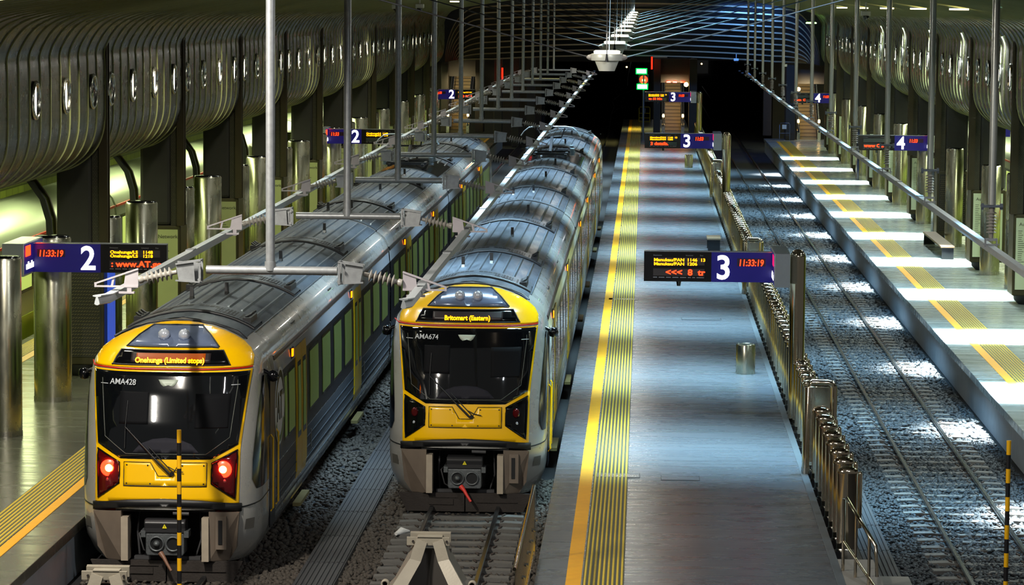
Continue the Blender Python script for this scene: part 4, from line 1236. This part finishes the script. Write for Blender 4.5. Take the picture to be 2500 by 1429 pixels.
# portholes in the bulging walls
def port(sg):
    p = empty('porthole', (0, 0, 0), 'x', 'porthole')
    R = Matrix.Rotation(sg * PI / 2, 3, 'Y')
    MB().lathe([(.36, .0), (.37, .03), (.33, .06), (.30, .055), (.29, -.02)], (0, 0, 0), 30, 0, axis=R).build('ring', chrome2, p)
    MB().lathe([(.30, .012), (.15, .03), (.02, .035)], (0, 0, 0), 30, 0, axis=R).build('glass', mat('porthole_glass', (40, 40, 38), .06, .6), p)
    return p
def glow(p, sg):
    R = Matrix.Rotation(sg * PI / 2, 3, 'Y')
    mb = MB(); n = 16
    # glowing crescent painted on for the bright highlight on the glass
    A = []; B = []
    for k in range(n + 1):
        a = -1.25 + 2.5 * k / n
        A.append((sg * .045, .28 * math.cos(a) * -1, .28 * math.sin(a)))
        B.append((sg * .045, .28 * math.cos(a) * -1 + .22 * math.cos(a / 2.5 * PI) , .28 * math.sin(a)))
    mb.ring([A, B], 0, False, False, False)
    mb.build('highlight_crescent', crescent_e, p)
for (sg, xw, y0_, nb, offs, word) in ((1, XL + .01, 56.2, 10, (0, 3.0, 5.9, 8.0), 'left'), (-1, XR - .01, 82.7, 8, (0, 2.6, 5.4, 8.0), 'right')):
    glint_ = port(sg); glow(glint_, sg); dark_ = port(sg)
    glint_['group'] = 'portholes with painted highlights in the %s wall' % word; dark_['group'] = 'dark portholes in the %s wall' % word
    a_, d_ = [], []
    for b in range(nb):
        for k, d in enumerate(offs):
            (a_ if (k * 7 + b * 3) % 5 in (0, 2, 3) else d_).append((xw, y0_ + 10.75 * b + d, 6.04))
    repeat(glint_, a_, lambda i: 'porthole with painted highlight crescent in the %s wall, %s such one from viewer' % (word, nth(i)))
    repeat(dark_, d_, lambda i: 'dark porthole in the %s wall, %s dark one from viewer' % (word, nth(i)))

# ================================================================ PLATFORM SIGNS
def sign(num, flip, far, lines, led, clock, label, x0, x1, y, zt=3.2, zb=2.6, post=None, blank=False):
    """flip: black display on the left (platforms 3 and 4), else on the right (platform 2)"""
    s = empty('platform_sign', (x0, y, 0), label, 'platform sign')
    Wd = x1 - x0; D = .16
    split = Wd * (.525 if flip else .505)
    a, b = (0, split) if flip else (split if not flip else 0, Wd)
    ba, bb = (split, Wd) if flip else (0, split)
    blackp = MB().box(a, b, 0, D, zb, zt).build('display_panel', signblack, s)
    bluep = MB().box(ba, bb, .002, D, zb, zt).build('number_panel', signblue, s)
    MB().box(0, Wd, -.005, D + .005, zt, zt + .018).build('top_cover', silverbox, s)
    h = zt - zb; yb = -.006
    sa = a + .3 * (b - a) / 1.35 * .62; sb = sa + (b - a) * .76
    m = MB().box(sa, sb, yb, 0, zb + h * .55, zb + h * .80)
    m.box(sa, sb, yb, 0, zb + h * .19, zb + h * .43)
    m.build('led_window', scr if not far else mat('screen_grey_green', (48, 58, 54), .5), blackp)
    if not blank:
        for k, (l, r) in enumerate(lines):
            z = zb + h * (.68 - .135 * k)
            text('led_row', l, .082, led_y, (sa + .01, yb - .006, z), blackp, .002, 'LEFT', sx=1.22, bold=.0022)
            text('led_row', r, .082, led_y, (sa + (sb - sa) * .655, yb - .006, z), blackp, .002, 'LEFT', sx=1.22, bold=.0022)
    for (bx, size) in ((led, .16),):
        text('led_message', bx, size, led_r, (sa + .03, yb - .006, zb + h * .215), blackp, .002, 'LEFT', sx=1.15, bold=.004)
    for k, (u, t_) in enumerate(((0, 'Destination'), (.63, 'Scheduled'), (.91, 'Due'))):
        text('small_print', t_, .035, dimwhite, (sa + (sb - sa) * u, yb, zb + h * .86), blackp, .001)
    mb = MB(); rnd = random.Random(3); u = sa
    while u < sb - .1:
        wv = rnd.uniform(.05, .16); mb.box(u, u + wv, yb, 0, zb + h * .125, zb + h * .15); u += wv + .03
    mb.build('small_print', dimwhite, blackp)
    nx = ba + (.08 if flip else (bb - ba) * .70)
    text('platform_number', num, .64, white_e, (nx, -.008, zb + h * .11), bluep, .003, 'LEFT', sx=.95, bold=.012)
    cx = ba + ((bb - ba) * .44 if flip else .10)
    MB().box(cx - .02, cx + .52, -.004, 0, zb + h * .54, zb + h * .80).build('clock_window', mat('clock_dark', (28, 10, 40), .4), bluep)
    text('clock_digits', clock, .175, led_r, (cx, -.012, zb + h * .55), bluep, .002, 'LEFT', sx=.80, bold=.003, shear=.12)
    MB().lathe([(.035, zb - .09), (.04, zb - .05), (.05, zb)], (a + (b - a) * .52, .08, 0), 12).build('dome_camera', gblack, blackp)
    # perpendicular side box
    ex = bb if flip else ba
    e0, e1 = (ex + .0, ex + .30) if flip else (ex - .42, ex)
    bx = MB().box(e0, e1, -.9, .95, zb - .02, zt + .06).build('side_box', silverbox, s, bevel=.01)
    fx = e0 - .006 if flip else e1 + .006
    fx2 = e0 if flip else e1
    MB().box(min(fx, fx2), max(fx, fx2), -.85, .9, zb + .02, zt + .03).build('side_panel', signblue, bx)
    q = MB().box(min(fx, fx2) - (.006 if flip else -.006), max(fx, fx2) + (.0 if flip else .006), -.75, -.3, zt - .2, zt)
    q.build('pink_mark', pinke if flip else led_r, bx)
    q = MB()
    for k in range(5): q.box(min(fx, fx2) - (.006 if flip else -.006), max(fx, fx2) + (.0 if flip else .006), -.7 + .16 * k, -.6 + .16 * k, zb + .1, zb + .2 + .04 * (k % 2))
    q.build('white_marks', white_e, bx)
    if post:
        px, r = post
        MB().lathe([(r, -.05), (r, zt - .08)] + [(r * math.cos(t), zt - .08 + r * math.sin(t)) for t in [PI / 2 * k / 7 for k in range(1, 7)]] + [(.005, zt - .08 + r)], (px - x0, .1, 0), 30).build('sign_post', chrome, s)
        MB().box(px - x0 - .2, px - x0, .06, .14, zt - .3, zt - .15).build('post_bracket', chrome2, s)
    return s
SY = [58.6, 112.3, 167.0]
sign('3', True, False, [('Manukau/PAN', '1146  13'), ('Manukau/PAN', '1206')], '    <<<  8  tr', '11:33:19', 'nearest platform three sign on a domed steel post, clock reading 11:33:19', .03, 2.48, SY[0], 3.19, 2.62, (2.97, .15))
sign('3', True, True, [('Manukau/PAN', '1146  13'), ('Manukau/PAN', '1206')], '3 details.', '11:33', 'second platform three sign, halfway along platform 3', .03, 2.52, SY[1], 3.22, 2.68, (3.02, .15))
sign('3', True, True, [('Manukau/PAN', '1146  13'), ('Manukau/PAN', '1206')], 'to 33 Min', '11:33', 'farthest platform three sign, over the grey floor before the portal', .03, 2.5, SY[2], 3.19, 2.66, (2.98, .15))
sign('2', False, False, [('Onehunga/LS', '1148'), ('Onehunga/LS', '1218')], ': www.AT.go', '11:33:19', 'nearest platform two sign at the left edge, clock reading 11:33:19', -11.74, -9.15, SY[0], 3.21, 2.66)
sign('2', False, True, [('Onehunga/LS', '1148'), ('Onehunga/LS', '1218')], '', '11:33', 'second platform two sign, crossed by a hanger post', -11.58, -9.13, SY[1], 3.26, 2.73)
sign('2', False, True, [('Onehunga/LS', '1148')], '3 33 3C 5', '11:33', 'farthest platform two sign, among the hanger posts at the left', -11.42, -9.18, SY[2], 3.22, 2.7)
sign('4', True, True, [], 'www Curr', '11:33', 'larger platform four sign over the bright platform, nearer the viewer', 7.8, 10.3, SY[1], 3.22, 2.68, blank=True)
sign('4', True, True, [], 'Auto  C', '11:33', 'smaller platform four sign at the far end of the bright platform', 7.9, 10.28, SY[2], 3.2, 2.67, blank=True)
s5 = tag(MB().box(0, 1.6, 0, .15, 0, .6).build('platform_sign', signblue, loc=(12.6, 120, 2.9)), 'partly hidden number 5 sign behind the right columns', 'platform sign')
text('platform_number', '5', .5, white_e, (.1, -.01, .1), s5, .003, bold=.012)

# ================================================================ BOLLARD FENCE
b = empty('chrome_bollard', (0, 0, 0), 'x', 'bollard', 'chrome bollards along the right edge of platform 3')
rr = .105; prf = [(rr, -.06), (rr, 1.06)]
MB().lathe(prf, (0, 0, 0), 22, 0, 1.45, 1).build('oval_shaft', chrome, b)
MB().lathe([(rr * 1.04, 1.05), (rr * 1.05, 1.075), (rr * .98, 1.10), (rr * .8, 1.13), (rr * .5, 1.155), (.004, 1.165)], (0, 0, 0), 24, 0, 1.45, 1).build('domed_cap', chrome, b)
MB().lathe([(rr * 1.08, -.30), (rr * 1.08, -.08), (rr * .98, -.06)], (0, 0, 0), 20, 0, 1.45, 1).build('base_collar', chrome2, b)
MB().box(-.22, -.1, -.1, .1, -.45, -.1).build('fixing_block', black, b)
MB().lathe([(.035, .2), (.035, 1.0), (.028, 1.03), (.004, 1.05)], (.2, .25, 0), 12).build('rear_rod', chrome, b)
def bl(i):
    if i < 20: return '%s chrome bollard of the platform 3 fence, counted from the viewer' % nth(i)
    return 'small chrome bollard in the far run of the platform 3 fence'
repeat(b, [(3.05, 44.85 + .97 * i, 0) for i in range(138)], bl)
tag(MB().box(2.84, 3.32, 44.4, 182, -.86, -.3).build('trim_1', black), kind='structure')
def harch(y, h, lb, lamp):
    a = empty('steel_arch_frame', (2.80, y, 0), lb, 'frame', 'steel frames in the bollard fence')
    MB().tube([(0, 0, 0), (0, 0, h - .08), (.03, 0, h - .02), (.09, 0, h), (.36, 0, h), (.42, 0, h - .02), (.45, 0, h - .08), (.45, 0, .2)], .065, 14).build('hoop', chrome, a)
    MB().box(.05, .40, -.03, .05, .2, h - .08).build('infill_plate', chrome2, a)
    MB().lathe([(.075, 0), (.075, .1)], (0, 0, 0), 16).build('foot', chrome2, a)
    if lamp: MB().lathe([(.012, 0), (.01, .01)], (.13, -.035, .78), 10, 0, axis=Matrix.Rotation(PI / 2, 3, 'X')).build('red_indicator', led_r, a)
harch(51.7, 1.55, 'nearest steel arch frame with a small red light, among the bollards', True)
harch(84.2, 1.5, 'second steel arch frame, just behind the nearest number 3 sign', False)
harch(127, 1.5, 'third steel arch frame, below the second number 3 sign', False)
# litter bin, benches
t = empty('litter_bin', (2.24, 65.8, 0), 'polished cylindrical steel litter bin standing on platform 3', 'bin')
MB().lathe([(.205, .0), (.21, .02), (.21, .62), (.2, .64)], (0, 0, 0), 32).build('drum', colsteel, t)
MB().lathe([(.2, .63), (.17, .645), (.16, .6), (.02, .6)], (0, 0, 0), 32).build('rim', chrome2, t)
t = empty('litter_bin', (2.2, 150, 0), 'small far steel bin beside the bollards on platform 3', 'bin')
MB().lathe([(.2, .0), (.2, .62), (.19, .64)], (0, 0, 0), 24).build('drum', colsteel, t)
def bench(x0, x1, y0, y1, h, lb, sidem):
    t = empty('bench', (x0, y0, 0), lb, 'bench')
    MB().box(0, x1 - x0, 0, y1 - y0, h - .06, h).build('seat', woodm, t, bevel=.01)
    for a_ in (0, y1 - y0 - .06): MB().box(.03, x1 - x0 - .03, a_, a_ + .06, 0, h - .06).build('end_panel', sidem, t)
bench(2.07, 2.52, 98.8, 100.2, .42, 'dark box bench on platform 3 just behind the nearest number 3 sign', gblack)
bench(9.35, 9.78, 96.6, 102.9, .42, 'long wooden-topped bench with black ends on platform 4', gblack)
tag(MB().box(9.9, 9.98, 105.2, 106.0, 0, 2.3).build('information_slab', gblack, bevel=.01), 'thin black information slab on platform 4 behind the bench', 'slab')
tag(MB().box(9.75, 9.85, 141, 142, 0, 2.3).build('information_slab', mat('slab_blue', (16, 24, 52), .2), bevel=.01), 'thin dark blue slab far along platform 4', 'slab')

# ================================================================ BUFFER STOPS, STRIPED POLES, HANDRAILS
def buffer(x, y, lb):
    t = empty('buffer_stop', (x, y, -.86), lb, 'buffer stop', 'grey steel buffer stops')
    H = 1.18
    MB().box(-.29, .29, .02, .07, H - .12, H + .02).box(-.29, .29, .06, .09, H + .015, H + .03).box(-.33, .28, -.12, -.08, H - .14, H - .02).box(-.18, .18, -.12, .06, H - .04, H - .005).build('beam_head', buff, t, bevel=.004)
    for s in (-1, 1):
        mb = MB()
        # front leg: broad flat bent plate
        mb.ring([[(s * .19, -.14, H - .04), (s * .04, -.14, H - .10), (s * .04, -.08, H - .10), (s * .19, -.08, H - .04)],
                 [(s * .28, -.2, H - .32), (s * .12, -.2, H - .36), (s * .12, -.12, H - .36), (s * .28, -.12, H - .32)],
                 [(s * .78, -.75, .1), (s * .56, -.75, .04), (s * .56, -.62, .04), (s * .78, -.62, .1)]], 0, False, True, True)
        mb.build('front_leg', buff, t)
        mb = MB()
        mb.ring([[(s * .18, 0, H - .02), (s * .22, .04, H - .10), (s * .22, -.06, H - .14), (s * .18, -.08, H - .04)],
                 [(s * .50, .1, .55), (s * .56, .1, .45), (s * .5, -.3, .35), (s * .42, -.3, .5)],
                 [(s * .75, .2, .28), (s * .86, .2, .12), (s * .9, -.9, .05), (s * .76, -.9, .14)]], 0, False, True, True)
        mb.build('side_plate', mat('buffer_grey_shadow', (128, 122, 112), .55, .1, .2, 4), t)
        MB().lathe([(.06, -.05), (.06, .05), (.035, .05), (.035, -.05)], (s * .62, -.32, .52), 16, 0, axis=Matrix.Rotation(PI / 2, 3, 'X')).build('lifting_eye', buff, t)
        MB().lathe([(.018, 0), (.018, .02)], (s * .23, .02, H - .06), 8, 0, axis=Matrix.Rotation(PI / 2, 3, 'X')).lathe([(.018, 0), (.018, .02)], (s * .24, -.12, H - .08), 8, 0, axis=Matrix.Rotation(PI / 2, 3, 'X')).build('bolt', under, t)
    MB().box(-.45, .45, -.5, -.4, .12, .2).box(-.3, .3, -.02, .04, .2, H - .2).build('cross_beam', mat('buffer_cross', (76, 72, 68), .6), t)
    return t
buffer(-2.98, 43.3, 'grey steel buffer stop standing on the rails in front of the middle train')
buffer(-7.1, 40.3, 'grey buffer stop whose top shows at the bottom left, below the left train')
def striped(x, y, z0, z1, n, r, lb, first=0):
    t = empty('striped_pole', (x, y, 0), lb, 'pole', 'yellow and black striped poles')
    for k in range(n):
        a = z1 - (z1 - z0) * k / n; c = z1 - (z1 - z0) * (k + 1) / n
        MB().lathe([(r, c), (r, a)], (0, 0, 0), 14, 0).build('yellow_band' if k % 2 == 0 else 'black_band', yp if k % 2 == 0 else bp_, t)
striped(-6.62, 43.5, -.86, 1.75, 14, .033, 'yellow and black striped pole in front of the left train')
striped(5.35, 44.5, -.86, 1.62, 12, .034, 'yellow and black striped pole beside the empty track at the lower right')
def handrail(name, x, y0, y1, n, lb, z=1.08, dz=0, slant=0):
    t = empty(name, (x, 0, 0), lb, 'handrail', 'polished handrails at the platform ends')
    MB().tube([(0, y1 + .03, 0 if dz == 0 else 0), (0, y1 + .03, z - .05), (0, y1, z), (slant, y0, z + dz)], .024, 8).build('top_rail', chrome, t)
    MB().tube([(0, y1, .12), (slant, y0, .12 + dz)], .02, 8).build('bottom_rail', chrome, t)
    for k in range(n):
        f = k / n; yy = y1 + (y0 - y1) * f; xx = slant * f; zz = dz * f
        MB().tube([(xx, yy, .12 + zz), (xx, yy, z + zz)], .011, 6).build('baluster', chrome, t)
        if k % 3 == 0: MB().lathe([(.03, -.02), (.035, 0), (.03, .02)], (xx + .03, yy, z * .55 + zz), 8).build('clip', chrome2, t)
handrail('handrail', -1.5, 36.6, 43.1, 22, 'polished steel handrail at the left edge of platform 3, bottom centre')
handrail('handrail', -11.05, 40.5, 46.2, 8, 'polished steel handrail at the bottom left corner', 1.05)
t = empty('handrail', (2.86, 0, 0), 'sloping polished handrail at the end of the bollard row, bottom right', 'handrail', 'polished handrails at the platform ends')
MB().tube([(0, 42.7, 0), (0, 42.7, 1.02), (.02, 42.5, 1.06), (.34, 41.2, .62), (.36, 41.2, .2)], .024, 8).build('top_rail', chrome, t)
MB().tube([(0, 42.7, .42), (.34, 41.2, .05)], .02, 8).build('lower_rail', chrome, t)
MB().tube([(.14, 42.2, 0), (.14, 42.2, .9)], .022, 8).tube([(.28, 41.6, -.2), (.28, 41.6, .72)], .022, 8).build('rail_post', chrome, t)

# ================================================================ FAR END
def stairs(x, y, w_, n, lb, grp):
    t = empty('escalator', (x, y, 0), lb, 'escalator', grp)
    mb = MB()
    rise, run = .2, .38
    for k in range(n):
        mb.box(-w_ / 2, w_ / 2, k * run, (k + 1) * run + .05, k * rise - .1, (k + 1) * rise, 0)
        mb.box(-w_ / 2, w_ / 2, k * run - .01, k * run, (k + 1) * rise - .04, (k + 1) * rise, 1)
    mb.build('steps', [escm, mat('step_nosing', (92, 74, 52), .5)], t)
    for s in (-1, 1):
        x0 = s * (w_ / 2 + .02); x1 = s * (w_ / 2 + .2)
        p = MB().prism([(-.6, 0), (n * run, n * rise), (n * run, n * rise + .95), (.2, .95), (-.6, .55)], min(x0, x1), max(x0, x1), 'x').build('balustrade', chrome2, t)
        MB().tube([(s * (w_ / 2 + .11), -.75, .45), (s * (w_ / 2 + .11), -.6, .85), (s * (w_ / 2 + .11), .2, 1.0), (s * (w_ / 2 + .11), n * run, n * rise + 1.0)], .05, 8).build('handrail_belt', black, p)
        MB().lathe([(.06, 0), (.07, .1), (.05, .2)], (s * (w_ / 2 + .11), -.3, 1.0), 12).build('balustrade_lamp', warm_e, p)
    return t
stairs(1.78, 190.2, .98, 17, 'lit escalator rising at the far end of platform 3, behind the signs', 'escalators at the far end')
stairs(9.75, 183.2, 1.0, 17, 'lit escalator at the end of platform 4, under the small number 4 sign', 'escalators at the far end')
stairs(-11.4, 188.4, 1.0, 17, 'escalator at the end of platform 2, behind the farthest number 2 sign', 'escalators at the far end')
for k, (x, y, z, lb) in enumerate(((-.52, 180, 3.86, 'upper bright board with a green frame, above the red signal'), (-.46, 180.1, 2.96, 'lower bright board with a green frame, below the red signal'))):
    t = empty('lit_board', (x, y, z), lb, 'illuminated board')
    MB().box(0, .66, 0, .1, 0, .34).build('green_frame', green_e, t)
    MB().box(.06, .60, -.01, 0, .06, .28).build('white_panel', white_h, t)
t = empty('signal', (-.06, 180.2, 3.25), 'glowing red railway signal between the two green boards', 'signal')
MB().box(-.3, .3, .1, .15, -.05, .62).build('back_plate', black, t)
MB().lathe([(.24, 0), (.2, .03)], (0, .1, .28), 20, 0, axis=Matrix.Rotation(PI / 2, 3, 'X')).build('red_aspect', redlamp, t)
MB().lathe([(.09, 0), (.06, .03)], (0, .06, .25), 16, 0, axis=Matrix.Rotation(PI / 2, 3, 'X')).build('signal_core', mat('signal_core', (255, 200, 60), .4, emit=(255, 200, 60), es=40), t)
MB().tube([(0, .05, -3.25), (0, .05, .95)], .06, 8).build('signal_mast', darkgalv, t)
for (x, y, z, h, lb) in ((-8.72, 187.5, 3.1, .9, 'tall red strip lamp in the gap beside the left pier'), (.38, 187.5, 4.0, .75, 'small red strip lamp beside the platform 3 escalator pier')):
    tag(MB().box(x, x + .09, y, y + .08, z, z + h).build('red_strip_lamp', redstrip), lb, 'lamp', 'red strip lamps')
for k in range(3):
    tag(MB().box(1.35 + .38 * k + .1 * (k > 1), 1.6 + .38 * k + .1 * (k > 1), 189.1, 189.15, 3.16, 3.24).build('red_indicator', redlamp), '%s of three small red lamps above the platform 3 escalator, from the left' % nth(k), 'lamp', 'red lamps above the escalator')
t = empty('yellow_gate', (-.35, 208, 0), 'small yellow tubular gate with a notice, at the far end of platform 3', 'gate')
MB().tube([(0, 0, 0), (0, 0, .95), (.05, 0, 1.02), (.68, 0, 1.02), (.73, 0, .95), (.73, 0, 0)], .028, 6).tube([(0, 0, .6), (.73, 0, .6)], .024, 6).tube([(0, 0, .28), (.73, 0, .28)], .024, 6).tube([(0, 0, .03), (.73, 0, .03)], .024, 6).build('tubular_frame', mat('gate_yellow_lit', (225, 215, 40), .45, emit=None), t)
MB().box(.25, .45, -.03, -.01, .6, .95).build('notice', mat('notice_blue', (110, 130, 180), .5), t)
t = empty('grey_gate', (7.95, 181, 0), 'rounded grey barrier gate at the end of platform 4', 'gate')
MB().tube([(0, 0, 0), (0, 0, .95), (.05, 0, 1.05), (.55, 0, 1.05), (.6, 0, .95), (.6, 0, 0)], .025, 6).tube([(0, 0, .45), (.6, 0, .45)], .02, 6).build('tubular_frame', darkgalv, t)
MB().box(.15, .4, -.03, -.01, .7, .95).build('notice', lumi, t)
for (x, y, z, r, lb) in ((3.55, 193, 4.25, .05, 'small round lamp glowing in the dark tunnel right of the platform 3 pier'), (-1.15, 196, 3.95, .055, 'small warm lamp under the nearest pendant light, far in the tunnel'), (9.1, 182.6, 3.0, .12, 'soft warm lamp above the platform 4 escalator'), (2.55, 189.0, 3.05, .14, 'warm lamp at the right of the platform 3 escalator')):
    tag(MB().lathe([(r * math.sin(t), -r * math.cos(t)) for t in [PI * (k + .3) / 8.6 for k in range(9)]], (x, y, z), 14).build('tunnel_lamp', warm_e), lb, 'lamp', 'small lamps at the far end')
tag(MB().lathe([(.28, 0), (.3, .04), (.25, .08)], (9.0, 168, 6.95), 20).build('green_downlight', mat('green_lit', (180, 255, 140), .4, emit=(170, 255, 130), es=9)), 'round green-white light between the drop posts at upper right', 'ceiling light')
# cctv cameras and strip lights at the ceiling line
def cctv(x, y, z, lb):
    t = empty('cctv_camera', (x, y, z), lb, 'camera', 'white dome cameras under the ceiling')
    MB().box(-.14, .14, -.06, .06, 0, .14).box(-.02, .02, -.02, .02, .14, .4).build('housing', lumi, t, bevel=.02)
    MB().lathe([(.09, 0), (.085, -.05), (.05, -.1), (.005, -.115)], (0, 0, 0), 16).build('dome', gblack, t)
cctv(-7.4, 101, 7.72, 'white dome camera above the left wall, right of the nearby post')
cctv(-7.6, 94, 7.70, 'white box camera partly behind a hanger post, upper left')
cctv(6.4, 90, 7.62, 'white camera beside a drop post, upper right')
cctv(5.2, 176, 4.75, 'small white camera under the end vault at the right')
cctv(7.6, 168, 4.6, 'small white camera beside the right pier under the end vault')
for k in range(5):
    tag(MB().box(7.2, 7.5, 72 + k * 10.8, 73.6 + k * 10.8, 7.82, 7.86).build('strip_light', strip_e), '%s warm strip light along the right ceiling edge, counted from the viewer' % nth(k), 'ceiling light', 'strip lights at the right ceiling edge')
tag(MB().box(-6.6, -6.35, 104, 107.5, 7.93, 7.97).build('strip_light', strip_e), 'yellow-white strip light at the left ceiling edge above the hanger posts', 'ceiling light')
